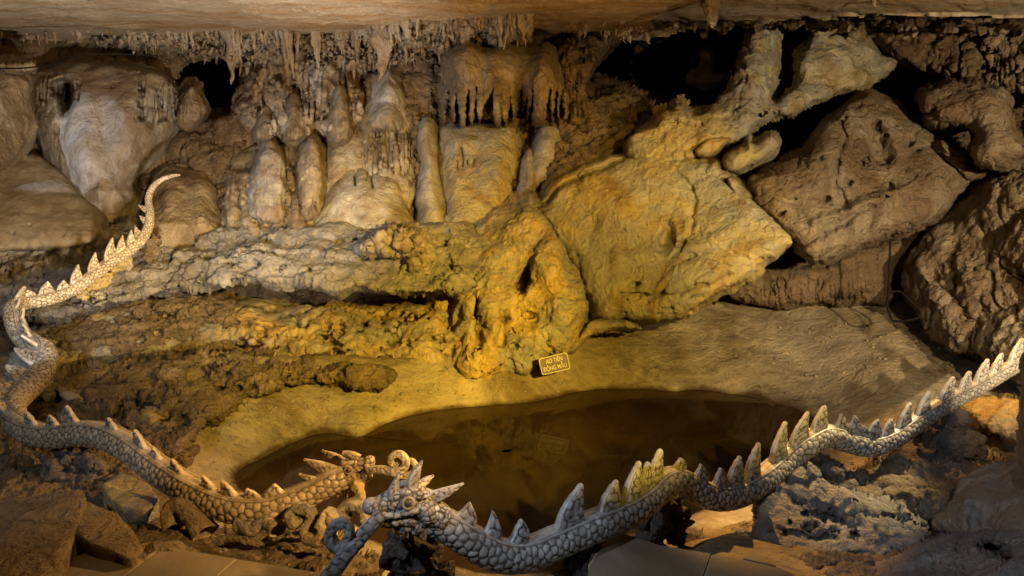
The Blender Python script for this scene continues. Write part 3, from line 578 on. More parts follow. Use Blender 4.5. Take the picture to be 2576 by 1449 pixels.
for pts_, w_, lab_, sd_ in [
  ([(820,345),(832,280),(842,225),(856,210),(872,230),(880,290),(884,350),(850,370)], [(850,220,8.5),(850,360,8.1),(884,300,8.2)], 'knobby brown stalagmite left of the grey topped cone under the fringe', 81),
  ([(702,350),(712,280),(722,240),(738,228),(754,250),(766,300),(772,350),(740,365)], [(738,235,8.6),(740,360,8.2),(772,330,8.3)], 'lit dripstone cone in the middle of the knobby wall', 82),
  ([(640,345),(646,290),(660,262),(676,258),(690,290),(694,345),(665,360)], [(665,262,8.6),(665,355,8.3),(694,330,8.4)], 'small rounded dripstone cone right of the black opening', 83),
  ([(622,470),(640,400),(662,352),(684,345),(706,380),(720,450),(725,560),(630,565)], [(680,350,8.2),(625,560,7.7),(725,540,7.7)], 'broad tapering cone on the left of the dripping mound', 84),
  ([(742,480),(752,400),(768,350),(790,342),(806,380),(812,450),(806,540),(760,560)], [(785,345,8.1),(760,550,7.7),(812,500,7.7)], 'narrow tall cone on the right of the dripping mound', 85)]:
    R_('stalagmite', pts_, w_, .32, 28, 'flow' if sd_ != 84 else 'pale', lab_, 'stalagmite', flutes=[(min(p[0] for p in pts_), min(p[1] for p in pts_) + 40, max(p[0] for p in pts_), max(p[1] for p in pts_), 9, .05, 20)], n=(.03,.25,5), warp=6, seed=sd_)
# middle tier: ledge with its lip, the yellow face below it and the central pillar
R_('rock_ledge', [(180,760),(260,700),(400,640),(430,590),(560,565),(700,570),(900,575),(1100,560),(1200,570),(1260,620),(1210,700),(1170,735),(1060,742),(900,722),(850,732),(760,705),(620,702),(480,715),(340,745),(250,775)],
   [(200,750,6.9),(560,570,7.8),(900,575,7.5),(1180,570,7.4),(1180,735,6.6),(850,725,6.7),(600,700,6.9),(350,740,6.9),(700,640,7.2),(1000,650,6.95)], .10, 16, 'grey', 'long grey ledge with a ragged lip running across the middle of the wall', 'rock',
   n=(.05,.35,6), rid=.0, drip=(60,14,.04), lines=[([(450,640),(700,620),(900,650)],7,.06),([(560,690),(780,670),(960,690)],6,.05),([(760,600),(900,610),(1010,590)],6,-.08)], pits=(30,(500,590,1150,700),3,9,.1), marg=14, seed=37)
R_('twisted_knobs', [(902,620),(930,600),(960,582),(1000,575),(1040,580),(1075,590),(1090,620),(1080,660),(1085,690),(1050,700),(1030,680),(1020,640),(990,650),(960,640),(920,640)], [(930,610,7.1),(1080,680,6.75)], .25, 14, 'pale', 'pale twisted knobs of rock with holes through them on the ledge', 'rock', drip=(22,24,.18), rid=.03, n=(.05,.15,5), warp=8, seed=38)
R_('yellow_face', [(60,880),(100,800),(250,765),(400,740),(600,735),(850,760),(1050,748),(1170,745),(1230,760),(1260,850),(1270,960),(1190,980),(1110,972),(1000,945),(900,925),(760,915),(640,908),(600,880),(500,880),(330,905),(200,930),(60,930)],
   [(80,850,7.0),(600,738,8.3),(850,748,8.3),(1060,745,8.1),(600,785,7.4),(850,795,7.3),(1080,790,7.2),(200,780,7.3),(1200,970,6.75),(600,890,7.1),(300,900,6.9),(900,920,6.9)], .26, 30, 'ochre', 'broad yellow lit rock face riddled with black pits below the ledge', 'rock',
   n=(.06,.45,6), pits=(120,(560,770,1160,900),3,10,.14), lines=[([(600,790),(800,775),(1160,790)],10,.06),([(640,830),(620,880)],12,.1),([(1140,880),(1120,960)],8,-.12)],
   bumps=[(1180,880,60,120,.15),(700,830,110,50,.08),(1000,850,150,60,.08)], holes=[([(600,885),(640,890),(650,870),(605,860)], .3, 10)], seed=39)
R_('lower_left_face', [(60,890),(100,790),(180,770),(330,750),(500,745),(620,770),(640,860),(560,880),(440,890),(330,905),(240,925),(140,960),(60,930)],
   [(80,850,6.8),(600,780,7.3),(340,900,6.8),(560,870,7.1),(300,760,7.3)], .18, 40, 'rough', 'dull brown strata face right of the upright dragon coil', 'rock',
   n=(.07,.4,6), pits=(34,(260,770,620,860),3,9,.12), lines=[([(150,870),(350,850),(560,800)],8,.05),([(240,800),(420,790),(560,770)],6,-.06)], seed=40)
R_('central_pillar', [(1150,700),(1170,600),(1230,520),(1320,470),(1370,500),(1410,580),(1450,650),(1480,720),(1490,790),(1470,835),(1440,870),(1420,890),(1400,905),(1360,915),(1340,935),(1290,945),(1240,965),(1190,975),(1140,955),(1120,920),(1135,860),(1130,780)],
   [(1170,640,7.35),(1330,490,7.6),(1480,780,6.6),(1300,940,6.6),(1150,950,6.65),(1420,890,6.6)], .40, 80, 'ochre', 'bulging ochre pillar in the centre that comes down to the small name sign', 'rock',
   holes=[([(1285,730),(1310,690),(1335,665),(1338,720),(1320,750)], .6, 14), ([(1466,680),(1488,655),(1492,700),(1510,745),(1500,775),(1475,765),(1462,730)], .25, 10),([(1373,862),(1388,860),(1384,872),(1376,875)], .2, 4),([(1282,925),(1300,920),(1302,940)], .2, 5)],
   bumps=[(1390,640,50,110,.16,15),(1240,820,40,120,.14),(1180,900,45,70,.18),(1400,780,60,90,.1),(1320,860,70,60,.1),(1290,620,50,60,.08)], lines=[([(1205,760),(1195,900)],9,-.10),([(1270,780),(1262,860)],10,-.12),([(1345,780),(1335,900)],8,-.05)],
   n=(.07,.35,6), pits=(40,(1200,780,1460,940),2,6,.1), warp=10, seed=41)
R_('curled_flake', [(1425,888),(1455,850),(1480,815),(1530,800),(1590,808),(1615,830),(1560,826),(1500,838),(1470,850),(1445,880)], [(1430,880,6.5),(1610,830,6.45),(1500,810,6.5)], .12, 12, 'ochre', 'curled flake of rock peeling out beneath the great diamond slab', 'rock', warp=3, n=(.02,.2,5), marg=7, seed=42)
R_('rubble_shelf', [(60,980),(140,945),(240,925),(340,902),(460,895),(600,890),(760,915),(900,920),(975,930),(990,950),(930,965),(800,955),(660,990),(560,1030),(480,1090),(470,1150),(380,1200),(200,1150),(60,1100)],
   [gg(80,980,.36),gg(330,910,.42),gg(600,900,.42),gg(960,940,.3),gg(480,1120,.31),gg(200,1130,.36),gg(640,990,.33),gg(760,950,.33)], .14, 26, 'rough', 'dark crumbling shelf of rubble between the yellow face and the pool bank', 'rock',
   n=(.07,.35,5), holes=[([(770,955),(800,945),(780,965)], .2, 6),([(280,1000),(350,985),(390,1010),(370,1040),(300,1040)], .3, 12),([(470,915),(560,880),(590,895),(520,940),(470,960)], .35, 12)], pits=(50,(260,900,760,1120),4,12,.12), warp=14, seed=43)
R_('loose_boulder', [(352,1040),(375,1022),(405,1028),(422,1046),(405,1062),(385,1076),(368,1068)], [(352,1040,4.95),(420,1046,4.95),(385,1076,4.8)], .2, 20, 'ochre', 'loose tan boulder lying on the rubble right of the dark hollow', 'boulder', warp=4, seed=44)
R_('loose_boulder', [(140,975),(175,985),(225,1010),(280,1025),(275,1042),(240,1040),(185,1020),(150,1005)], 5.2, .16, 14, 'ochre', 'long tan block sloping down beside the dragon fins', 'boulder', warp=4, seed=45)
# bottom left corner
R_('rubble_ground', [(-300,1180),(0,1110),(130,1120),(250,1110),(330,1170),(420,1230),(500,1290),(640,1330),(900,1365),(960,1420),(900,1460),(420,1400),(300,1430),(-300,1500)],
   [gg(-200,1200,.5),gg(150,1140,.38),gg(350,1200,.38),gg(600,1330,.32),gg(900,1380,.34),gg(0,1380,.5),gg(400,1390,.52),gg(800,1430,.5),gg(-200,1450,.5),gg(200,1300,.42)], .02, 20, 'rough', 'rough brown rubble under the front dragon and along the tile edge', 'rock', n=(.05,.3,5), warp=12, seed=46, marg=8)
def slab(name, pts, z, th, mat, label, seed=0, tilt=(0, 0)):
    """flat topped stone block: outline on its own level, rough sides"""
    pl = np.array([G(x, y, z)[:2] for x, y in pts]); 
    dens = []
    for i in range(len(pl)):
        a, b = pl[i - 1], pl[i]; k = max(2, int(np.linalg.norm(b - a) / .02)); dens += [a + (b - a) * j / k for j in range(k)]
    pl = np.array(dens); c = pl.mean(0); rg = []
    prof = [(0, 0), (.35, 0), (.65, 0), (.85, .0), (.97, .002), (1.0, .010), (1.012, .05), (1.0, th * .5), (1.05, th)]
    for k, dz in prof:
        xy = c + (pl - c) * k; rg.append(np.column_stack([xy, np.full(len(pl), z - dz) + (xy - c) @ np.array(tilt)]))
    V = np.vstack(rg); V = V + (fbm(V / .18 + seed, 5, .55) * .010)[:, None] * np.array([.9, .9, .7]) + (fbm(V / .5 + seed, 3) * .02)[:, None] * np.array([.3, .3, 1])
    n = len(pl); f = [[r * n + i, r * n + (i + 1) % n, (r + 1) * n + (i + 1) % n, (r + 1) * n + i] for r in range(len(prof) - 1) for i in range(n)]
    return tag(link(name, V, f, mat), label, 'rock')
slab('stone_block', [(-120,1262),(60,1248),(205,1234),(215,1262),(190,1330),(150,1400),(100,1449),(-120,1470)], .66, .3, 'rough', 'large flat topped stone block in the bottom left corner', 1)
slab('stone_block', [(218,1268),(300,1292),(350,1345),(372,1372),(330,1392),(250,1372),(178,1345),(200,1300)], .62, .25, 'rough', 'smaller tilted stone block leaning on the large corner block', 2, (-.05, .05))
slab('stone_block', [(255,1215),(300,1190),(380,1225),(400,1258),(368,1285),(300,1270),(262,1245)], .55, .2, 'ochre', 'pale stone block half in shadow under the front dragon', 3)

R_('roof_fringe', [(1640,15),(1900,5),(2700,0),(2700,80),(2560,66),(2460,78),(2350,64),(2280,84),(2200,58),(2110,72),(2040,52),(1960,66),(1880,50),(1800,70),(1740,58),(1690,78),(1650,60)],
   [(1650,50,8.9),(2000,50,8.7),(2576,60,7.6)], .15, 18, 'dim', 'ragged dim edge of the roof above the forked rock', 'rock', drip=(36,26,.16), n=(.06,.3,6), warp=14, wsc=50, seed=72)
# ------------------------------------------------------------------ hanging stalactites
def stalactite_mesh(seed):
    rs = np.random.RandomState(seed); n = 9; m = 15; V = []; f = []
    for c in range(rs.randint(2, 5)):
        L = 1 if c == 0 else rs.uniform(.35, .8); R0 = .15 if c == 0 else rs.uniform(.07, .13); ox, oy = (0, 0) if c == 0 else rs.uniform(-.17, .17, 2)
        lean = rs.uniform(-.1, .1, 2); p = rs.uniform(.45, 1.2); k0 = len(V); ph = rs.uniform(0, 6)
        for i in range(m):
            t = i / (m - 1); r = R0 * ((1 - t) ** p) * (1 + .22 * math.sin(t * rs.uniform(14, 16) + ph)) + .006
            for j in range(n):
                a = 2 * math.pi * j / n; rr = r * (1 + .3 * math.sin(a * 2 + ph + t * 2))
                V.append((ox + rr * math.cos(a) + lean[0] * t * t, oy + rr * .8 * math.sin(a) + lean[1] * t * t, -t * L))
        f += [[k0 + i * n + j, k0 + i * n + (j + 1) % n, k0 + (i + 1) * n + (j + 1) % n, k0 + (i + 1) * n + j] for i in range(m - 1) for j in range(n)]
    V = np.array(V); V += np.stack([perlin(V * [9, 9, 5] + seed * 3), perlin(V * [9, 9, 5] + seed * 5 + 9), 0 * V[:, 0]], -1) * .06
    me = bpy.data.meshes.new('stalactite'); me.from_pydata(V.tolist(), [], f); me.polygons.foreach_set('use_smooth', [True] * len(me.polygons))
    me.materials.append(M['tite']); return me
TM = [stalactite_mesh(k) for k in range(14)]
rs = np.random.RandomState(3)
def hang(x, w, z, L, wd, lab, grp):
    o = bpy.data.objects.new('stalactite', TM[rs.randint(14)]); C.objects.link(o)
    p = P(x, 93, w); o.location = (p[0], p[1], z); o.scale = (wd, wd, L); o.rotation_euler = (0, 0, rs.uniform(0, 6.3))
    tag(o, lab, 'stalactite', grp)
def lenat(x):        # how far the fringe hangs, metres, along the ceiling edge
    return np.interp(x, [0, 120, 230, 300, 420, 520, 600, 700, 800, 880, 960, 1040, 1110], [.06, .10, .06, .12, .22, .26, .34, .38, .48, .50, .34, .30, .22])
for i in range(235):
    x = rs.uniform(0, 1) ** .7 * 1110; w = rs.uniform(8.35, 9.3)
    hang(x, w, 3.42 + .1 * rs.rand(), lenat(x) * (.35 + 1.05 * rs.rand() ** 1.6) + .05, rs.uniform(.18, .42) * (.5 + lenat(x)), 'slender brown stalactite in the dense fringe left of the elephant leg curtain', 'stalactites of the ceiling fringe')
R_('dripstone_fringe', [(225,80),(1115,80),(1112,150),(1060,165),(980,150),(930,175),(860,190),(800,175),(740,165),(690,150),(640,160),(600,150),(540,135),(480,140),(420,118),(330,112),(230,104)], 9.15, .25, 14, 'tite',
   'ragged brown fringe of dripstone the stalactites grow from under the ceiling', 'dripstone', drip=(13,34,.22), flutes=[(230,95,1115,200,9,.16,12)], n=(.05,.2,6), warp=16, wsc=30, seed=60)
R_('ceiling_drapery', [(1020,60),(1160,42),(1330,30),(1345,95),(1290,110),(1230,105),(1160,112),(1100,125),(1040,118),(990,104)], 8.35, .2, 20, 'tite',
   'brown ribbed drapery joining the ceiling to the elephant leg curtain', 'dripstone', drip=(18,50,.15), flutes=[(1000,55,1345,125,12,.16,12)], n=(.05,.2,6), warp=12, wsc=40, seed=61)
for i in range(42):
    x = rs.uniform(930, 1340); w = rs.uniform(7.7, 8.4)
    hang(x, w, 3.50, rs.uniform(.10, .36), rs.uniform(.2, .42), 'ragged brown stalactite above the elephant leg curtain', 'stalactites above the curtain')
for i in range(16):
    x = rs.uniform(1440, 1640); w = rs.uniform(8.2, 8.8)
    hang(x, w, 3.52, rs.uniform(.08, .25), rs.uniform(.3, .5), 'short dim stalactite on the brown ceiling edge above the black cavern', 'stalactites above the black cavern')
for x, w, L, wd, lab in [(966, 8.0, .72, .9, 'thick yellow stalactite hanging alone above the grey topped cone'), (1786, 6.6, .34, .5, 'spiky lit stalactite at the top edge above the black cavern'),
                         (2150, 6.3, .15, .3, 'leftmost of three little lit stalactites at the top edge near the forked rock'), (2185, 6.3, .24, .3, 'middle of three little lit stalactites at the top edge near the forked rock'), (2222, 6.3, .13, .35, 'rightmost of three little lit stalactites at the top edge near the forked rock'),
                         (582, 8.6, .68, .8, 'long knobbly stalactite dipping in front of the heart shaped opening')]:
    hang(x, w, 3.52, L, wd, lab, None)

# ------------------------------------------------------------------ the two dragons
def catmull(pts, n=24):
    p = np.array(pts, float); p = np.vstack([2 * p[0] - p[1], p, 2 * p[-1] - p[-2]]); out = []
    for i in range(1, len(p) - 2):
        t = np.linspace(0, 1, n, endpoint=False)[:, None]
        a, b, c, d = p[i - 1], p[i], p[i + 1], p[i + 2]
        out.append(.5 * ((2 * b) + (-a + c) * t + (2 * a - 5 * b + 4 * c - d) * t ** 2 + (-a + 3 * b - 3 * c + d) * t ** 3))
    return np.vstack(out + [p[-2:-1]])
def resample(p3, extra, ds):
    L = np.concatenate([[0], np.cumsum(np.linalg.norm(np.diff(p3, axis=0), axis=1))]); n = max(4, int(L[-1] / ds)); s = np.linspace(0, L[-1], n)
    return s, np.stack([np.interp(s, L, p3[:, k]) for k in range(3)], -1), np.stack([np.interp(s, L, extra[:, k]) for k in range(extra.shape[1])], -1)
def frames(p, up):
    T = np.gradient(p, axis=0); T /= np.linalg.norm(T, axis=1)[:, None]
    U = up - (up * T).sum(1)[:, None] * T; U /= np.linalg.norm(U, axis=1)[:, None]
    return T, U, np.cross(T, U)
def pebble(u, v, jit=.45, seed=0, hexa=1):
    f1, f2, idc = worley2(u, v, jit, seed, hexa); e = f2 - f1
    return sstep(.02, .30, e) * .7 + .3 * np.clip(1 - f1 * 1.2, 0, 1), 1 - sstep(.07, .24, e), idc
def dragon_body(ctrl, parent, mat, cell=.030, seed=0, nring=64):
    """ctrl rows: x, y, w, radius, up xyz"""
    c = np.array([list(r) + [0, 0, 1][: 7 - len(r)] if len(r) < 7 else list(r) for r in ctrl], float)
    p3 = P(c[:, 0], c[:, 1], c[:, 2]); full = catmull(np.hstack([p3, c[:, 3:]]), 24)
    s, p, ex = resample(full[:, :3], full[:, 3:], .0055); r = ex[:, 0]; up = ex[:, 1:4]
    T, U, S = frames(p, up)
    th = np.linspace(0, 2 * np.pi, nring, endpoint=False) - np.pi           # 0 = top, seam underneath
    r0 = r.mean(); circ = 2 * np.pi * r0 / cell; circ = max(4, round(circ))
    TH, SS = np.meshgrid(th, s); RR = np.repeat(r[:, None], nring, 1)
    uu = SS / cell * (r0 / RR) ** .0; vv = (TH + np.pi) / (2 * np.pi) * circ
    hgt, gr, idc = pebble(vv, uu * 1.12, .5, seed)
    at = np.abs(TH); band = 1 - sstep(.36, .42, at); rope = np.exp(-((at - .50) / .06) ** 2)
    hgt = hgt * (1 - np.clip(band + rope, 0, 1)) * (1 - .5 * sstep(2.3, 2.8, at))
    gr = gr * (1 - band) * (1 - rope); gr = np.maximum(gr, np.exp(-((at - .41) / .03) ** 2) * .8); gr = np.maximum(gr, np.exp(-((at - .60) / .035) ** 2) * .9)
    idc = idc * (1 - band) + .55 * band
    rad = RR * (1 + .05 * np.cos(TH)) + hgt * RR * .13 + rope * RR * .13 + band * RR * .03
    rad = rad * (1 + .03 * perlin(np.stack([SS * 5, np.cos(TH) * 1.5, np.sin(TH) * 1.5], -1)))
    V = p[:, None] + rad[..., None] * (np.cos(TH)[..., None] * U[:, None] + np.sin(TH)[..., None] * S[:, None])
    ny, nx = TH.shape; idx = np.arange(ny * nx).reshape(ny, nx); nxt = np.roll(idx, -1, 1)
    f = np.stack([idx[:-1], nxt[:-1], nxt[1:], idx[1:]], -1).reshape(-1, 4)
    V = np.vstack([V.reshape(-1, 3), p[:1], p[-1:]]); a = ny * nx
    cap = [[a, int(nxt[0, j]), int(idx[0, j]), int(idx[0, j])] for j in range(0)]
    link('body', V[:a], f, mat, parent, attrs={'grout': gr.ravel(), 'cellid': idc.ravel()})
    return s, p, T, U, S, r
def fin(parent, base, T, U, S, h, b, th, lean, mat, seed=0, root=.03, cell=.034, name='dorsal_fin', curve=.5):
    """shark shaped fin: smooth rounded rim, pebbled flanks"""
    m, n = 30, 40; t = np.linspace(0, 1, m); V = []; G_ = []; I_ = []
    for i, tt in enumerate(t):
        z = -root + (h + root) * tt; q = np.clip(z / h, 0, 1)
        xl = -b * .5 * (1 - q) ** 1.0 + lean * b * (q ** 1.5) - b * curve * .35 * math.sin(math.pi * min(1, q)) * (1 if lean >= 0 else .3)
        xr = b * .5 * (1 - q) ** .75 + lean * b * (q ** 1.5) + b * .05 * math.sin(math.pi * q) * (1 - q) + (b * curve * .35 * math.sin(math.pi * q) if lean < 0 else 0)
        if xr - xl < b * .10: mid = (xr + xl) / 2; xl, xr = mid - b * .05, mid + b * .05
        fl = 1.35 - .55 * q if q < .999 else .6
        if i == m - 1: xl = xr = (xl + xr) / 2
        if z < 0.02: xl -= b * .25 * (0.02 - z) / .05; 
        for j in range(n):
            a = 2 * math.pi * j / n; ca, sa = math.cos(a), math.sin(a)
            ex = abs(ca) ** .55 * (1 if ca > 0 else -1); ey = abs(sa) ** .6 * (1 if sa > 0 else -1)
            x = (xl + xr) / 2 + ex * (xr - xl) / 2; yy = ey * th * .5 * (1 - .55 * q)
            if i == m - 1: yy = 0
            V.append((x, yy, z)); G_.append((x, z, abs(sa), q, sa))
    V = np.array(V); g = np.array(G_)
    hg, gr, idc = pebble(g[:, 0] / cell + 9 + seed * 3.3 + (g[:, 4] > 0) * 7, g[:, 1] / cell + 5 + seed, .7, seed % 30)
    flank = sstep(.55, .75, g[:, 2]) * (1 - sstep(.86, .97, g[:, 3])) * sstep(-.01, .01, g[:, 1])
    V[:, 1] += np.sign(V[:, 1]) * (hg * flank * .006 - .002 * flank)
    gr = gr * flank; gr = np.maximum(gr, np.exp(-((g[:, 2] - .6) / .07) ** 2) * .7 * (g[:, 1] > 0)); idc = idc * flank + .85 * (1 - flank)
    Vw = base + V[:, :1] * T + V[:, 1:2] * S + V[:, 2:3] * U
    f = [[i * n + j, i * n + (j + 1) % n, (i + 1) * n + (j + 1) % n, (i + 1) * n + j] for i in range(m - 1) for j in range(n)]
    return link(name, Vw, f, mat, parent, attrs={'grout': gr, 'cellid': idc})
def put_fins(parent, body, tips, mat, th=.06, seed=0, lead=1):
    s, p, T, U, S, r = body
    q = p - CP; zc = q @ FW; bx = 1288 + F * (q @ RT) / zc; by = 724.5 - F * (q @ UP) / zc
    for k, (tx, ty, x, y, bw) in enumerate(tips):
        i = int(np.argmin((bx - x) ** 2 + (by - y) ** 2)); scale = zc[i] / F
        base = p[i] + U[i] * r[i] * .92; pb = base - CP
        bxx = 1288 + F * (pb @ RT) / (pb @ FW); byy = 724.5 - F * (pb @ UP) / (pb @ FW)
        tip = P(tx, ty, pb @ FW)
        d = tip - base; d = d - (d @ S[i]) * S[i] if np.linalg.norm(d - (d @ S[i]) * S[i]) > .5 * np.linalg.norm(d) else d
        h = max(.05, min(.24, max(d @ U[i], .8 * np.linalg.norm(d)) * .93)); dl = d @ T[i]; b = bw * scale * 1.12; lean = np.clip(dl / b, -.8, .8)
        fin(parent, base, T[i], U[i], S[i], h, b, th * (.5 + .5 * min(1, h / .14)), lean, mat, seed + k)

def remeshed(name, elems, f, u, sd, c, sc, mat, parent, voxel=.0042, cell=.022, seed=0, flat=()):
    """one continuous skin over a skeleton of swellings, then pebbled.  elems: (a,b,c,r)->(a,b,c,r) capsules in head units"""
    bm = bmesh.new()
    for e in elems:
        p0 = np.array(e[0]); p1 = np.array(e[1]); n = max(2, int(np.linalg.norm((p1 - p0)[:3]) / (.35 * min(p0[3], p1[3]))) + 1)
        for k in range(n):
            q = p0 + (p1 - p0) * k / (n - 1); w = c + sc * (q[0] * f + q[1] * u + q[2] * sd)
            bmesh.ops.create_icosphere(bm, subdivisions=2, radius=q[3] * sc, matrix=Matrix.Translation(Vector(w)))
            if p0[3] == p1[3] and np.allclose(p0, p1): break
    me = bpy.data.meshes.new(name); bm.to_mesh(me); bm.free()
    o = bpy.data.objects.new(name, me); C.objects.link(o)
    md = o.modifiers.new('r', 'REMESH'); md.mode = 'VOXEL'; md.voxel_size = voxel
    sm_ = o.modifiers.new('s', 'SMOOTH'); sm_.factor = .5; sm_.iterations = 5
    dg = bpy.context.evaluated_depsgraph_get(); dg.update(); ev = o.evaluated_get(dg); m2 = ev.to_mesh()
    nv = len(m2.vertices); V = np.empty(nv * 3, np.float32); m2.vertices.foreach_get('co', V); V = V.reshape(-1, 3).astype(float)
    NN = np.empty(nv * 3, np.float32); m2.vertices.foreach_get('normal', NN); NN = NN.reshape(-1, 3)
    F_ = np.array([list(p.vertices) for p in m2.polygons if len(p.vertices) == 4]); ev.to_mesh_clear(); bpy.data.objects.remove(o)
    f1, f2, idc = worley3(V / cell + seed * 7.7, seed); e = f2 - f1
    hg = sstep(.02, .3, e) * .7 + .3 * np.clip(1 - f1, 0, 1); gr = 1 - sstep(.05, .20, e)
    keep = np.ones(nv)
    for (a, b, cc_, rr) in flat:        # smooth places: lips, nose tip
        w = c + sc * (a * f + b * u + cc_ * sd); keep *= sstep(.7, 1.1, np.linalg.norm(V - w, axis=1) / (rr * sc))
    V = V + NN * (hg * keep * cell * .17)[:, None]
    return link(name, V, F_, mat, parent, attrs={'grout': gr * keep, 'cellid': idc * keep + .7 * (1 - keep)})
def cone3(name, pts, rad, mat, parent, flat=1.0, side=(0, 0, 1), n=20, cell=.022, seed=0, rim=True):
    """tapering horn, ear, tooth or curl through 3-D points; pebbled flanks and a smooth rim when asked"""
    full = catmull(np.hstack([np.array(pts, float), np.array(rad, float)[:, None]]), 10)
    s, p, ex = resample(full[:, :3], full[:, 3:], .006); r = ex[:, 0]
    T, U, S = frames(p, np.repeat(np.array([side], float), len(p), 0))
    th = np.linspace(0, 2 * np.pi, n * 2, endpoint=False); TH, SS = np.meshgrid(th, s); R2 = np.repeat(r[:, None], n * 2, 1)
    ca, sa = np.cos(TH), np.sin(TH); sq = .62
    ca2 = np.abs(ca) ** sq * np.sign(ca); sa2 = np.abs(sa) ** sq * np.sign(sa)
    if rim:
        hg, gr, idc = pebble(sa * R2 / cell + 3.5 + (ca > 0) * 11, SS / cell, .55, seed); fl = sstep(.5, .7, np.abs(ca))
        hg = hg * fl; gr = np.maximum(gr * fl, np.exp(-((np.abs(ca) - .55) / .08) ** 2) * .6); idc = idc * fl + .8 * (1 - fl)
    else: hg = gr = np.zeros(TH.shape); idc = np.full(TH.shape, .6)
    off = ca2 * (R2 * flat + hg * .005)
    V = p[:, None] + off[..., None] * U[:, None] + (sa2 * R2)[..., None] * S[:, None]
    ny, nx = TH.shape; idx = np.arange(ny * nx).reshape(ny, nx); nxt = np.roll(idx, -1, 1)
    f = np.stack([idx[:-1], nxt[:-1], nxt[1:], idx[1:]], -1).reshape(-1, 4)
    return link(name, V.reshape(-1, 3), f, mat, parent, attrs={'grout': gr.ravel(), 'cellid': idc.ravel()})
def ball(name, c, r, mat, parent, sub=3):
    bm = bmesh.new(); bmesh.ops.create_icosphere(bm, subdivisions=sub, radius=1, matrix=Matrix.Identity(4))
    V = np.array([v.co[:] for v in bm.verts]) * r + c; f = [[v.index for v in q.verts] for q in bm.faces]; bm.free()
    return link(name, V, f, mat, parent)

def px(c0, w, pts, sgn):       # picture offsets of a head's outline to head units (1 unit = 1 px at that distance)
    return [((x - c0[0]) * sgn, c0[1] - y) for x, y in pts]

# ---- near dragon: head at the lower middle, tail climbing out to the right
D1 = empty('dragon_sculpture', P(1700, 1300, 3.4)); tag(D1, 'cool lit pebble dragon, head at lower centre and body climbing to the right edge', 'dragon sculpture', 'pebble scaled dragon sculptures round the pool')
b1 = dragon_body([(1045,1300,2.50,.050),(1085,1308,2.52,.052),(1130,1330,2.54,.054),(1185,1365,2.58,.056),(1250,1398,2.64,.058),(1320,1398,2.72,.058),(1400,1366,2.82,.059),(1480,1331,2.92,.060),(1560,1300,3.04,.060),(1620,1265,3.16,.061),
                  (1665,1222,3.28,.061),(1705,1212,3.38,.061),(1745,1232,3.46,.062),(1795,1252,3.54,.062),(1850,1247,3.64,.062),(1910,1215,3.76,.062),(1970,1168,3.92,.062),(2030,1120,3.98,.061),(2080,1098,4.06,.060),(2130,1112,4.12,.059),
                  (2185,1124,4.16,.057),(2240,1108,4.22,.055),(2300,1068,4.32,.052),(2370,1022,4.45,.050),(2450,980,4.6,.047),(2530,934,4.75,.044),(2620,880,4.9,.042),(2720,820,5.1,.038)], D1, 'scale_cool_lit', .034, 3)
put_fins(D1, b1, [(1183,1256,1152,1330,52),(1229,1270,1214,1380,48),(1307,1297,1292,1400,52),(1462,1207,1430,1345,80),(1550,1200,1530,1310,66),(1608,1152,1585,1285,60),(1612,1150,1625,1262,50),(1665,1124,1648,1238,66),(1712,1148,1700,1214,46),(1757,1160,1748,1234,46),
                  (1804,1168,1800,1252,46),(1852,1136,1845,1248,54),(1900,1103,1890,1225,52),(1968,1050,1958,1178,62),(2028,1030,2018,1128,56),(2068,1013,2060,1104,48),(2108,1034,2105,1102,38),(2142,1036,2138,1114,42),(2168,1064,2166,1120,30),(2202,1047,2196,1124,42),(2236,1048,2232,1110,38),
                  (2284,1007,2275,1084,46),(2334,978,2322,1052,46),(2398,943,2380,1016,50),(2437,929,2425,993,38),(2482,898,2468,970,46),(2520,884,2505,950,38),(2566,845,2556,920,46)], 'scale_cool_lit', .050, 5)
hc = P(1020, 1270, 2.47); f = np.array([-.955, -.24, .0]); f /= np.linalg.norm(f); u = np.array([0, .08, 1.]); u -= (u @ f) * f; u /= np.linalg.norm(u); sd = np.cross(f, u); sd = sd if (sd @ FW) < 0 else -sd   # sd points to the viewer
U1 = 2.47 / F
E = [((86,8,0,22),(86,8,0,22)),((80,6,9,19),(80,6,-9,19)),((68,-6,17,12),(60,-4,20,9)),((68,-6,-17,12),(60,-4,-20,9)),((70,8,0,20),(30,16,0,28)),((30,14,0,28),(-20,18,0,34)),((-20,16,0,34),(-50,2,0,34)),
     ((34,30,18,9),(0,42,26,12)),((34,30,-18,9),(0,42,-26,12)),((0,42,26,12),(-34,34,30,12)),((0,42,-26,12),(-34,34,-30,12)),
     ((78,-14,16,7),(20,-14,28,7)),((20,-14,28,7),(-20,-4,36,8)),((78,-14,-16,7),(20,-14,-28,7)),((20,-14,-28,7),(-20,-4,-36,8)),
     ((62,-36,0,13),(0,-42,0,22)),((62,-36,8,9),(-10,-36,24,12)),((62,-36,-8,9),(-10,-36,-24,12)),((-10,-38,0,26),(-60,-36,0,34)),
     ((-42,-8,26,20),(-54,-24,24,22)),((-42,-8,-26,20),(-54,-24,-24,22)),((20,-62,10,10),(0,-52,14,14)),((-20,-66,12,12),(-30,-50,14,18)),((-50,-62,10,12),(-50,-44,10,20)),((-50,-20,0,36),(-80,-42,0,38)),
     ((-8,20,30,15),(-8,20,30,15)),((-8,20,-30,15),(-8,20,-30,15))]
remeshed('head', E, f, u, sd, hc, U1, 'scale_cool_lit', D1, .0036, .019, 1, flat=[(86,10,0,24),(40,-14,24,9),(60,-14,20,9),(20,-14,28,9),(0,-10,32,9),(-20,-4,36,10),(78,-14,16,9)])
def hp(a, b, c): return hc + U1 * (a * f + b * u + c * sd)
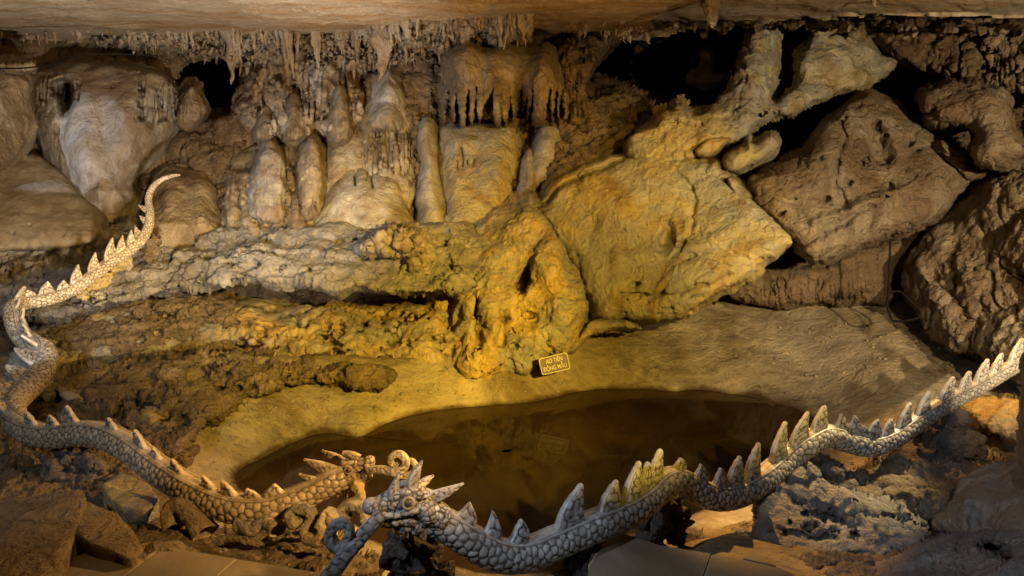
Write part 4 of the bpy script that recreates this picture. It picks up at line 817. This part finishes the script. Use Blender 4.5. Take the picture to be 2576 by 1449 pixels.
for sg in (1, -1):
    e = ball('eye', hp(-4, 20, 36 * sg), 11 * U1, 'eye', D1); cone3('eyelid', [hp(-4 + 14 * math.cos(t), 20 + 14 * math.sin(t), 38 * sg) for t in np.linspace(0, 6.28, 13)], [4 * U1] * 13, 'scale', e, 1, tuple(sd), 6, rim=False)
cone3('horn', [hp(34, 26, 12), hp(28, 52, 14), hp(14, 92, 16)], [15 * U1, 12 * U1, 2 * U1], 'scale_cool_lit', D1, .7, tuple(sd), 12, .018, 2)
cone3('horn', [hp(-14, 42, 10), hp(-24, 76, 12), hp(-45, 116, 12)], [18 * U1, 14 * U1, 2 * U1], 'scale_cool_lit', D1, .7, tuple(sd), 12, .018, 3)
cone3('ear', [hp(-60, 16, 14), hp(-100, 30, 22), hp(-146, 50, 26)], [17 * U1, 14 * U1, 2 * U1], 'scale_cool_lit', D1, .45, tuple(sd), 12, .018, 4)
cone3('ear', [hp(-40, 34, -24), hp(-58, 46, -30), hp(-78, 56, -34)], [13 * U1, 10 * U1, 2 * U1], 'scale_cool_lit', D1, .45, tuple(sd), 12, .018, 5)
for a, b, l in [(58,-26,14),(44,-26,8),(30,-27,8),(16,-26,8),(2,-24,8)]:
    cone3('tooth', [hp(a, b + 8, 20 + (58 - a) * .12), hp(a + 1, b - l + 6, 21 + (58 - a) * .12)], [3.2 * U1, .8 * U1], 'bone', D1, 1, tuple(sd), 5, rim=False)
for a, b, c2 in [(-20,-74,10),(-36,-74,18),(8,-68,12),(-54,-68,12),(-66,-50,26)]:
    cone3('beard_spike', [hp(a, b + 18, c2), hp(a - 6, b, c2), hp(a - 10, b - 14, c2)], [9 * U1, 7 * U1, 1.5 * U1], 'scale_cool_lit', D1, .6, tuple(sd), 8, .016, 7)
cone3('brow_curl', [hp(-40,30,32),hp(-52,30,34),hp(-60,38,34),hp(-58,46,33)], [4*U1,4*U1,3.5*U1,3*U1], 'bone', D1, 1, tuple(sd), 6, rim=False)
wb = [P(958, 1296, 2.40), P(915, 1342, 2.36), P(868, 1398, 2.31), P(815, 1470, 2.25), P(780, 1530, 2.2)]
cone3('whisker', wb, [.022, .024, .026, .028, .028], 'scale_cool_lit', D1, .8, (0, -1, .25), 14, .026, 8)
cu = [P(905, 1360, 2.35)] + [P(862 + 30 * k * math.cos(a), 1345 - 32 * k * math.sin(a), 2.33) for a, k in [(-1.0, 1.15), (-1.6, 1.15), (-2.3, 1.1), (-3.1, 1.05), (-3.9, .98), (-4.6, .92), (-5.3, .8), (-6.1, .62), (-6.9, .45), (-7.6, .3)]]
cone3('whisker_curl', cu, [.022, .022, .021, .020, .019, .018, .017, .016, .014, .012, .009], 'scale_cool_lit', D1, 1.1, (0, -1, .1), 14, .022, 9)

# ---- upper dragon: golden head in the middle, body swinging left, coiling up to the curled tail
D2 = empty('dragon_sculpture', P(400, 1200, 3.6)); tag(D2, 'golden lit pebble dragon coiling up the left side to a curled tail tip', 'dragon sculpture', 'pebble scaled dragon sculptures round the pool')
L_ = (-.9, -.1, .5)
b2 = dragon_body([(868,1200,3.30,.050),(835,1214,3.28,.052),(790,1238,3.26,.055),(740,1260,3.24,.057),(685,1279,3.22,.059),(630,1284,3.22,.060),(570,1275,3.24,.061),(505,1249,3.30,.062),(445,1215,3.38,.063),(390,1178,3.48,.063),(335,1135,3.60,.063),(275,1103,3.74,.063),
                  (205,1092,3.88,.063),(140,1100,3.98,.062),(80,1090,4.06,.061,-.2,0,1),(42,1062,4.18,.060,-.5,0,.9),(34,1022,4.40,.064,-.9,-.1,.6),(62,990,4.65,.068,*L_),(94,958,4.85,.070,*L_),(116,918,5.05,.070,*L_),(112,884,5.2,.068,-.5,-.5,.6),(84,868,5.3,.066,.3,-.6,.7),
                  (54,845,5.4,.064,.7,-.4,.6),(36,808,5.5,.062,.8,-.3,.4),(34,776,5.65,.058,.6,-.2,.8),(62,762,5.8,.052,.1,-.1,1),(110,756,5.9,.051),(165,738,6.05,.050),(215,708,6.2,.049),(262,672,6.35,.048),(308,642,6.5,.046),(350,610,6.65,.044,-.4,0,.9),(374,572,6.8,.040,-.9,0,.3),
                  (378,535,6.9,.034,-1,0,.1),(374,500,7.0,.030,-1,0,.3),(386,470,7.05,.026,-.8,0,.6),(408,452,7.08,.022,-.4,0,.9),(432,443,7.1,.018,0,0,1),(452,440,7.1,.010,0,0,1)], D2, 'scale', .034, 9)
put_fins(D2, b2, [(690,1210,700,1278,46),(622,1228,636,1284,40),(560,1203,576,1276,40),(508,1193,526,1258,38),(430,1153,446,1216,46),(383,1133,392,1180,38),(336,1078,352,1148,50),(268,1048,284,1106,42),(173,1013,188,1094,50),(127,1039,138,1100,38),(70,1030,84,1090,38),
                  (30,985,34,1042,50),(14,925,38,1012,58),(40,900,62,988,60),(82,872,94,956,62),(98,834,114,910,58),(104,812,104,878,46),(78,802,72,860,42),(66,800,50,838,40),(58,772,38,812,38),(46,748,34,785,34),
                  (32,708,44,770,34),(62,724,74,762,26),(116,704,122,754,34),(156,702,164,738,28),(190,662,200,718,32),(234,632,244,686,32),(274,594,284,656,32),(304,590,312,640,26),(332,575,338,620,24),(348,560,358,598,22),(362,528,376,555,22),(358,500,376,525,22)], 'scale', .046, 40)
hc = P(888, 1185, 3.34); f = np.array([.95, -.12, .30]); f /= np.linalg.norm(f); u = np.array([-.28, .05, 1.]); u -= (u @ f) * f; u /= np.linalg.norm(u); sd = np.cross(f, u); sd = sd if (sd @ FW) < 0 else -sd
U1 = 3.34 / F
E = [((50,14,0,15),(50,14,0,15)),((46,8,7,12),(46,8,-7,12)),((50,4,9,7),(50,4,9,7)),((50,4,-9,7),(50,4,-9,7)),((44,10,0,13),(16,12,0,18)),((16,12,0,18),(-16,10,0,24)),((-16,10,0,24),(-36,-6,0,26)),
     ((18,24,12,6),(-8,28,17,8)),((18,24,-12,6),(-8,28,-17,8)),((50,-6,9,4.5),(10,-9,18,4.5)),((10,-9,18,4.5),(-14,-14,24,5)),((50,-6,-9,4.5),(10,-9,-18,4.5)),((10,-9,-18,4.5),(-14,-14,-24,5)),
     ((36,-22,0,9),(0,-30,0,14)),((36,-22,6,6),(-10,-28,15,8)),((36,-22,-6,6),(-10,-28,-15,8)),((-10,-26,0,18),(-44,-24,0,24)),((-24,-8,18,13),(-34,-22,17,15)),((-24,-8,-18,13),(-34,-22,-17,15)),((2,-42,8,7),(-6,-34,8,9)),((-22,-46,8,8),(-24,-34,8,12)),((-42,-44,8,8),(-40,-30,6,14)),
     ((-2,14,20,9),(-2,14,20,9)),((-2,14,-20,9),(-2,14,-20,9))]
remeshed('head', E, f, u, sd, hc, U1, 'scale', D2, .0042, .021, 2, flat=[(50,-6,9,6),(30,-8,14,6),(10,-9,18,6),(-2,-12,21,6)])
for sg in (1, -1):
    e = ball('eye', hp(2, 14, 24 * sg), 7 * U1, 'eye', D2); cone3('eyelid', [hp(2 + 9 * math.cos(t), 14 + 9 * math.sin(t), 25 * sg) for t in np.linspace(0, 6.28, 13)], [2.8 * U1] * 13, 'scale', e, 1, tuple(sd), 6, rim=False)
cone3('horn', [P(858,1192,3.30), P(812,1176,3.30), P(764,1155,3.30)], [15*U1, 15*U1, 2*U1], 'scale', D2, .6, tuple(sd), 12, .018, 12)
cone3('horn', [P(872,1170,3.38), P(844,1152,3.40), P(810,1133,3.42)], [12*U1, 12*U1, 2*U1], 'scale', D2, .6, tuple(sd), 12, .018, 13)
cone3('crest_knob', [P(905,1153,3.33), P(884,1144,3.33), P(862,1139,3.33)], [9*U1, 9*U1, 5*U1], 'scale', D2, .8, tuple(sd), 10, .018, 14)
cone3('neck_fin', [P(815,1222,3.26), P(782,1207,3.26), P(752,1192,3.26)], [14*U1, 11*U1, 2*U1], 'scale', D2, .5, tuple(sd), 12, .018, 15)
for a, b in [(34,-17),(26,-18),(18,-19),(10,-20)]:
    cone3('tooth', [hp(a, b + 6, 14), hp(a, b - 4, 14)], [2 * U1, .6 * U1], 'bone', D2, 1, tuple(sd), 5, rim=False)
for a, b, c2 in [(0,-56,8),(-16,-62,10),(-34,-60,8),(-48,-48,10),(16,-46,6)]:
    cone3('beard_spike', [hp(a, b + 18, c2), hp(a - 5, b + 2, c2), hp(a - 12, b - 12, c2)], [7*U1, 6*U1, 1.2*U1], 'scale', D2, .6, tuple(sd), 8, .016, 17)
cone3('whisker', [P(925,1183,3.28), P(958,1181,3.26), P(992,1187,3.24), P(1014,1180,3.24), P(1021,1160,3.24), P(1008,1143,3.24), P(989,1146,3.24), P(983,1160,3.24), P(992,1171,3.24), P(1003,1165,3.24)], [.016,.018,.019,.018,.018,.017,.016,.014,.011,.008], 'scale', D2, 1.0, (0,-1,.2), 12, .018, 18)
cone3('whisker', [P(930,1182,3.42), P(970,1184,3.44), P(1015,1196,3.46), P(1040,1190,3.46), P(1046,1172,3.46), P(1034,1158,3.46), P(1020,1163,3.46)], [.014,.016,.017,.016,.015,.013,.009], 'scale', D2, 1.0, (0,-1,.2), 12, .018, 19)

# ------------------------------------------------------------------ supports and scrolls
def lump(name, pts, mat, label, cat='rock support', seed=0, vox=.012, amp=.05, sc=.12, cell=0):
    """craggy stone pile: overlapping stones grown into one mass, then broken up"""
    bm = bmesh.new()
    for x, y, w, r in pts:
        bmesh.ops.create_icosphere(bm, subdivisions=2, radius=r, matrix=Matrix.Translation(Vector(P(x, y, w))))
    me = bpy.data.meshes.new(name); bm.to_mesh(me); bm.free(); o = bpy.data.objects.new(name, me); C.objects.link(o)
    md = o.modifiers.new('r', 'REMESH'); md.mode = 'VOXEL'; md.voxel_size = vox
    dg = bpy.context.evaluated_depsgraph_get(); dg.update(); ev = o.evaluated_get(dg); m2 = ev.to_mesh(); nv = len(m2.vertices)
    V = np.empty(nv * 3, np.float32); m2.vertices.foreach_get('co', V); V = V.reshape(-1, 3).astype(float); NN = np.empty(nv * 3, np.float32); m2.vertices.foreach_get('normal', NN); NN = NN.reshape(-1, 3)
    F_ = np.array([list(p.vertices) for p in m2.polygons if len(p.vertices) == 4]); ev.to_mesh_clear(); bpy.data.objects.remove(o)
    f1, f2, idc = worley3(V / sc + seed * 5.1, seed); crag = (idc - .5) * amp * 1.4 - amp * .9 * (1 - sstep(0, .12, f2 - f1)) + fbm(V / (sc * .5) + seed, 5, .55) * amp * .55
    return tag(link(name, V + NN * crag[:, None], F_, mat, smooth=True), label, cat)
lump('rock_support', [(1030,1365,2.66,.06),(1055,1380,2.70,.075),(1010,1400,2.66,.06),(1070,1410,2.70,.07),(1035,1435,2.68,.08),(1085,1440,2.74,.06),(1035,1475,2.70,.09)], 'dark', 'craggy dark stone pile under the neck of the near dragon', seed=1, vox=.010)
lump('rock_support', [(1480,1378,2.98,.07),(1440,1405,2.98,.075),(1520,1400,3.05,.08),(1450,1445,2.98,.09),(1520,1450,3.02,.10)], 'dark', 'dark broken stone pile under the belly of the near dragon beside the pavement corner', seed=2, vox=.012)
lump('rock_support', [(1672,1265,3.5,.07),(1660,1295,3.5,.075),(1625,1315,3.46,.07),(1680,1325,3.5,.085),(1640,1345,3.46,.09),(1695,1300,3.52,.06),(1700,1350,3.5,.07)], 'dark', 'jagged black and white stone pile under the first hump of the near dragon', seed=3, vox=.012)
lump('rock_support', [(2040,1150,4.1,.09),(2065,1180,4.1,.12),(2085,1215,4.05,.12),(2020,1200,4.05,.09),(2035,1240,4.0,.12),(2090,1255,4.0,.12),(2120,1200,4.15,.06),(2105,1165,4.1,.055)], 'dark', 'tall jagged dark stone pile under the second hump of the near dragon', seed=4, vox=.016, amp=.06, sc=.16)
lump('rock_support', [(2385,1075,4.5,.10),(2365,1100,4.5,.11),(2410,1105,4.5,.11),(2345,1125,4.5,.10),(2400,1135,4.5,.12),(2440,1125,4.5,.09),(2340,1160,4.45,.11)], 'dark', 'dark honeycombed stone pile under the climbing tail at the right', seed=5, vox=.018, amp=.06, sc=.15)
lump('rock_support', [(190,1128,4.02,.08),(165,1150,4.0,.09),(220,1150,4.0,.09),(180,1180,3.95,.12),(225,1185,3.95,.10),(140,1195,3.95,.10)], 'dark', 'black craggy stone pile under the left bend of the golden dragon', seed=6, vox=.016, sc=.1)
lump('rock_support', [(372,610,6.9,.07),(380,630,6.9,.08),(372,645,6.85,.07),(390,600,6.95,.05)], 'rough', 'small stone pile holding the rising tail of the golden dragon', seed=7, vox=.018, sc=.09, amp=.03)
lump('rock_support', [(305,668,6.6,.07),(320,652,6.6,.05),(285,680,6.55,.05),(325,670,6.6,.05)], 'ochre', 'tan boulders under the middle of the upper tail', seed=8, vox=.018, sc=.09, amp=.03)
lump('rock_support', [(262,708,6.35,.07),(235,722,6.3,.06),(210,738,6.2,.06),(275,695,6.4,.05),(245,742,6.2,.05)], 'ochre', 'chain of rubble stones under the lower end of the upper tail', seed=9, vox=.018, sc=.09, amp=.03)
lump('rock_support', [(70,905,5.6,.09),(60,880,5.6,.08),(85,935,5.6,.10),(50,930,5.6,.10),(90,985,5.4,.12),(120,1010,5.2,.12)], 'grey', 'grey rubble column inside the coil of the golden dragon', seed=10, vox=.02, sc=.12, amp=.05)
def ribbon(name, pts, r, flat, mat, label, group=None):
    o = cone3(name, [P(*p) for p in pts], r, mat, None, flat, (0, -1, .15), 14, rim=False)
    V = np.empty(len(o.data.vertices) * 3, np.float32); o.data.vertices.foreach_get('co', V); V = V.reshape(-1, 3); V += (fbm(V / .06, 4) * .006)[:, None]
    o.data.vertices.foreach_set('co', V.ravel()); o.data.update(); return tag(o, label, 'concrete scroll', group)
ribbon('concrete_scroll', [(762,1300,3.1),(748,1316,3.1),(735,1308,3.1),(734,1290,3.12),(752,1279,3.12),(775,1284,3.12),(786,1304,3.1),(776,1325,3.08),(778,1348,3.05),(800,1356,3.03),(815,1340,3.03),(812,1315,3.05),(824,1290,3.08),(836,1305,3.06),(838,1330,3.04),(830,1370,3.0)], [.012,.02,.022,.022,.022,.022,.022,.024,.026,.028,.026,.022,.020,.02,.022,.03], 1.8, 'ochre', 'S shaped concrete scroll standing left under the golden head')
ribbon('concrete_scroll', [(880,1297,3.12),(868,1305,3.12),(858,1295,3.12),(864,1276,3.14),(885,1266,3.14),(906,1274,3.14),(918,1295,3.12),(920,1320,3.1),(905,1335,3.08),(885,1338,3.06),(880,1380,3.04)], [.010,.018,.02,.02,.02,.02,.02,.02,.022,.022,.03], 1.8, 'ochre', 'round concrete scroll directly under the golden head')
ribbon('concrete_scroll', [(895,1215,3.32),(905,1245,3.26),(908,1270,3.2),(918,1300,3.14)], [.03,.02,.018,.02], 1.2, 'ochre', 'thin concrete prop rising from the round scroll to the golden jaw')
ribbon('concrete_scroll', [(520,1340,3.2),(500,1310,3.22),(478,1280,3.25),(455,1268,3.26),(430,1276,3.26),(425,1300,3.24),(436,1330,3.22)], [.05,.045,.04,.035,.03,.03,.04], 1.3, 'ochre', 'bent concrete hook left under the belly of the golden dragon')
ribbon('concrete_scroll', [(602,1302,3.2),(612,1322,3.18),(640,1328,3.16),(660,1312,3.16),(680,1312,3.15),(700,1335,3.12)], [.02,.03,.03,.025,.025,.03], 1.5, 'ochre', 'wavy concrete scroll under the lowest bend of the golden dragon')

# bottom right rocks
def R2(name, pts, w, label, mat='grey', **k): return R_(name, pts, w, k.pop('bulge', .25), k.pop('R', 50), mat, label, 'rock', **k)
R2('lit_bank', [(2420,1035),(2460,1012),(2560,1000),(2700,1000),(2700,1130),(2560,1130),(2530,1100),(2470,1080)], [(2430,1040,5.1),(2560,1000,5.1),(2500,1120,4.75),(2700,1100,4.7)], 'sloping rock catching orange light behind the dragon tail', 'ochre', bulge=.15, n=(.03,.3,5), seed=50)
R2('layered_boulder', [(2230,1120),(2290,1090),(2340,1090),(2430,1140),(2500,1160),(2560,1180),(2470,1260),(2400,1300),(2200,1290),(2090,1260),(2080,1215),(2150,1200),(2200,1180)],
   [(2240,1130,4.7),(2540,1180,4.4),(2100,1250,4.15),(2400,1290,3.95)], 'layered brown boulder below the climbing tail', 'dim', bulge=.18, n=(.05,.25,6), rid=.02, lines=[([(2120,1235),(2300,1240),(2500,1215)],6,-.06)], seed=51)
R2('craggy_outcrop', [(1905,1300),(1920,1262),(1955,1235),(1975,1200),(1990,1165),(2010,1150),(2040,1180),(2080,1230),(2130,1250),(2220,1265),(2330,1290),(2360,1340),(2300,1400),(2100,1420),(1980,1400),(1900,1360)],
   [(1920,1270,3.9),(2000,1170,4.1),(2300,1290,3.9),(2100,1410,3.5),(1920,1360,3.6)], 'craggy grey outcrop rising at the right edge of the pool', 'grey', bulge=.2, R=30, n=(.06,.5,6), lines=[([(2050,1290),(2200,1300),(2330,1320)],8,-.08),([(1960,1330),(2100,1350)],6,-.05)], pits=(25,(1920,1230,2160,1350),3,8,.08), warp=12, seed=52)
R2('low_pale_rocks', [(1690,1372),(1740,1350),(1800,1355),(1880,1330),(1915,1345),(1925,1380),(1870,1400),(1780,1390)], [(1700,1375,3.55),(1900,1340,3.75),(1880,1400,3.5)], 'low row of pale rocks along the pool edge before the pavement', 'grey', bulge=.08, R=20, n=(.03,.2,5), warp=10, seed=53)
R2('smooth_grey_boulder', [(2345,1320),(2360,1285),(2390,1240),(2440,1205),(2490,1175),(2540,1165),(2620,1160),(2900,1200),(2900,1700),(2400,1420),(2480,1360),(2380,1350)],
   [(2360,1300,3.6),(2500,1180,3.7),(2700,1200,3.2),(2700,1500,2.7),(2420,1390,3.3)], 'big smooth grey boulder in the bottom right corner', 'pale', bulge=.25, R=90, n=(.03,.3,5), lines=[([(2440,1215),(2420,1330)],14,.05),([(2520,1180),(2470,1300),(2500,1380)],16,-.05)], seed=54)
R2('front_ledge', [(2190,1449),(2240,1410),(2330,1380),(2400,1345),(2500,1320),(2560,1325),(2700,1360),(2900,1700),(2100,1700)], [(2200,1450,3.1),(2400,1350,3.3),(2576,1340,3.0),(2400,1500,2.6),(2700,1600,2.2)], 'lumpy grey rock ledge along the bottom edge at the right', 'grey', bulge=.15, n=(.035,.3,5), holes=[([(2440,1370),(2520,1360),(2556,1410),(2530,1430),(2480,1400)], .3, 16)], lines=[([(2350,1420),(2440,1440)],10,-.08)], seed=55)
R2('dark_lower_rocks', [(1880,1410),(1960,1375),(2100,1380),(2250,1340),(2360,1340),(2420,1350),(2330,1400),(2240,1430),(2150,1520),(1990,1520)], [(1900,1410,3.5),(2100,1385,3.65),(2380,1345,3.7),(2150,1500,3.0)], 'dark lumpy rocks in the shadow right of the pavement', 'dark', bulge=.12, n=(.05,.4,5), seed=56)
R2('upright_stone', [(2570,930),(2585,880),(2640,850),(2800,850),(2800,1250),(2600,1230),(2572,1180),(2567,1100),(2574,1000)], [(2570,900,3.4),(2570,1200,3.3),(2800,1000,2.8)], 'edge of a pale upright stone cut off by the right side of the view', 'pale', bulge=.2, R=40, seed=57, n=(.02,.2,4))

# ------------------------------------------------------------------ grit and small stones lying about
def scatter(name, boxes, cnt, r0, r1, mat, seed):
    rs2 = np.random.RandomState(seed); bm = bmesh.new(); bmesh.ops.create_icosphere(bm, subdivisions=1, radius=1); SV = np.array([v.co[:] for v in bm.verts]); SF = np.array([[v.index for v in f.verts] for f in bm.faces]); bm.free()
    xs = []; ys = []
    for (x0, y0, x1, y1, k) in boxes:
        n_ = int(cnt * k); cx = rs2.uniform(x0, x1, n_); cy = rs2.uniform(y0, y1, n_); xs.append(cx); ys.append(cy)
    xs = np.concatenate(xs); ys = np.concatenate(ys); pk = perlin(np.stack([xs / 60, ys / 30, xs * 0 + seed], -1)) > -.05; xs, ys = xs[pk], ys[pk]
    B = P(xs, ys, tps(gctrl, xs, ys)); B = B[B[:, 2] > .03]; V = []; Fs = []
    for i, b in enumerate(B):
        r = r0 + (r1 - r0) * rs2.rand() ** 3; sc_ = rs2.uniform(.6, 1.2, 3) * r; sc_[2] *= .7; jit = 1 + rs2.uniform(-.25, .25, (len(SV), 1)); V.append(SV * jit * sc_ + b + [0, 0, r * .3]); Fs.append(SF + i * len(SV))
    o = link(name, np.vstack(V), np.vstack(Fs), mat, smooth=False); tag(o, 'small stones and grit lying on the cave floor and along the bank', None, None, 'stuff')
scatter('gravel', [(480,1000,1000,1120,.6),(1000,960,1700,1010,.5),(1600,800,2550,1000,1.0),(0,1060,480,1400,1.2),(480,1250,1000,1449,.8),(2000,1080,2560,1420,1.0)], 420, .004, .022, 'ochre', 5)
# ------------------------------------------------------------------ cables
def cable(name, pts, r, label, closed=False):
    p3 = np.array([P(*p) for p in pts]); full = catmull(p3, 12); n = 8; T, U, S = frames(full, np.tile([[.05, -1, .2]], (len(full), 1)))
    th = np.linspace(0, 2 * np.pi, n, endpoint=False); V = full[:, None] + r * (np.cos(th)[None, :, None] * U[:, None] + np.sin(th)[None, :, None] * S[:, None])
    idx = np.arange(len(full) * n).reshape(-1, n); nx_ = np.roll(idx, -1, 1)
    return tag(link(name, V.reshape(-1, 3), np.stack([idx[:-1], nx_[:-1], nx_[1:], idx[1:]], -1).reshape(-1, 4), 'cable'), label, 'cable')
cable('cable', [(-60,171,7.0),(40,172,7.05),(92,168,7.1),(140,160,7.15),(190,145,7.25),(240,136,7.3),(300,136,7.4),(395,141,7.7)], .008, 'thin black cable sagging across the upper left wall under the ceiling')
cable('hose', [(2240,600,6.2),(2238,660,6.2),(2236,720,6.2),(2232,760,6.3),(2238,790,6.25),(2250,808,6.2),(2290,805,6.1),(2315,795,6.05),(2310,778,6.1),(2285,752,6.2),(2262,733,6.3),(2240,735,6.35)], .010, 'loop of black hose lying on the bank below the right slabs')

# ------------------------------------------------------------------ name sign
c0 = P(1395, 915, 6.12); ang = math.radians(13)
sg_ = empty('name_sign', c0); tag(sg_, 'small tilted brown sign with pale Vietnamese lettering leaning on the rock above the pool', 'sign')
ex = np.array([math.cos(ang), .05, math.sin(ang)]); ex /= np.linalg.norm(ex); ez = np.array([-math.sin(ang), .12, math.cos(ang)]); ez -= (ez @ ex) * ex; ez /= np.linalg.norm(ez); ey = np.cross(ez, ex); ey = -ey if ey[1] > 0 else ey
def plate(name, w, h, r, y0, y1, mat, parent, hole=None):
    pts = []
    for cx, cy, a0 in ((w - r, h - r, 0), (-w + r, h - r, 90), (-w + r, -h + r, 180), (w - r, -h + r, 270)):
        for k in range(5): a = math.radians(a0 + 22.5 * k); pts.append((cx + r * math.cos(a), cy + r * math.sin(a)))
    n = len(pts); V = []
    def w3(p, d): return c0 + ex * p[0] + ez * p[1] + ey * d
    if hole is None:
        V = [w3(p, y1) for p in pts] + [w3(p, y0) for p in pts]; f = [list(range(n)), list(range(2 * n - 1, n - 1, -1))] + [[i, (i + 1) % n, (i + 1) % n + n, i + n] for i in range(n)]
    else:
        q = [(x * (w - hole) / w, y * (h - hole) / h) for x, y in pts]
        V = [w3(p, y1) for p in pts] + [w3(p, y1) for p in q] + [w3(p, y0) for p in pts] + [w3(p, y0) for p in q]
        f = [[i, (i + 1) % n, (i + 1) % n + n, i + n] for i in range(n)] + [[i, (i + 1) % n, (i + 1) % n + 2 * n, i + 2 * n] for i in range(n)] + [[i + n, (i + 1) % n + n, (i + 1) % n + 3 * n, i + 3 * n] for i in range(n)]
    ff = np.empty(len(f), dtype=object); ff[:] = f
    return link(name, V, ff, mat, parent, smooth=False)
plate('panel', .122, .072, .016, -.008, .0, 'signb', sg_)
plate('border', .122, .072, .016, .0005, .003, 'signt', sg_, .006)
def word(txt, size, ox, oz):
    cu = bpy.data.curves.new('w', 'FONT'); cu.body = txt; cu.size = size; cu.align_x = 'CENTER'; cu.align_y = 'CENTER'; cu.extrude = .001; cu.offset = size * .012
    o = bpy.data.objects.new('w', cu); C.objects.link(o); dg = bpy.context.evaluated_depsgraph_get(); dg.update(); me = bpy.data.meshes.new_from_object(o.evaluated_get(dg)); bpy.data.objects.remove(o)
    V = np.array([v.co[:] for v in me.vertices]); sgx = 1
    Vw = c0 + ex * (V[:, :1] * .80 + ox) + ez * (V[:, 1:2] * 1.12 + oz) + ey * (V[:, 2:3] + .0025)
    f = np.empty(len(me.polygons), dtype=object); f[:] = [list(p.vertices) for p in me.polygons]
    return link('lettering', Vw, f, 'signt', sg_, smooth=False)
word('AO TIÊN', .046, .004, .030); word('ĐỘNG MẪU', .046, -.002, -.032)
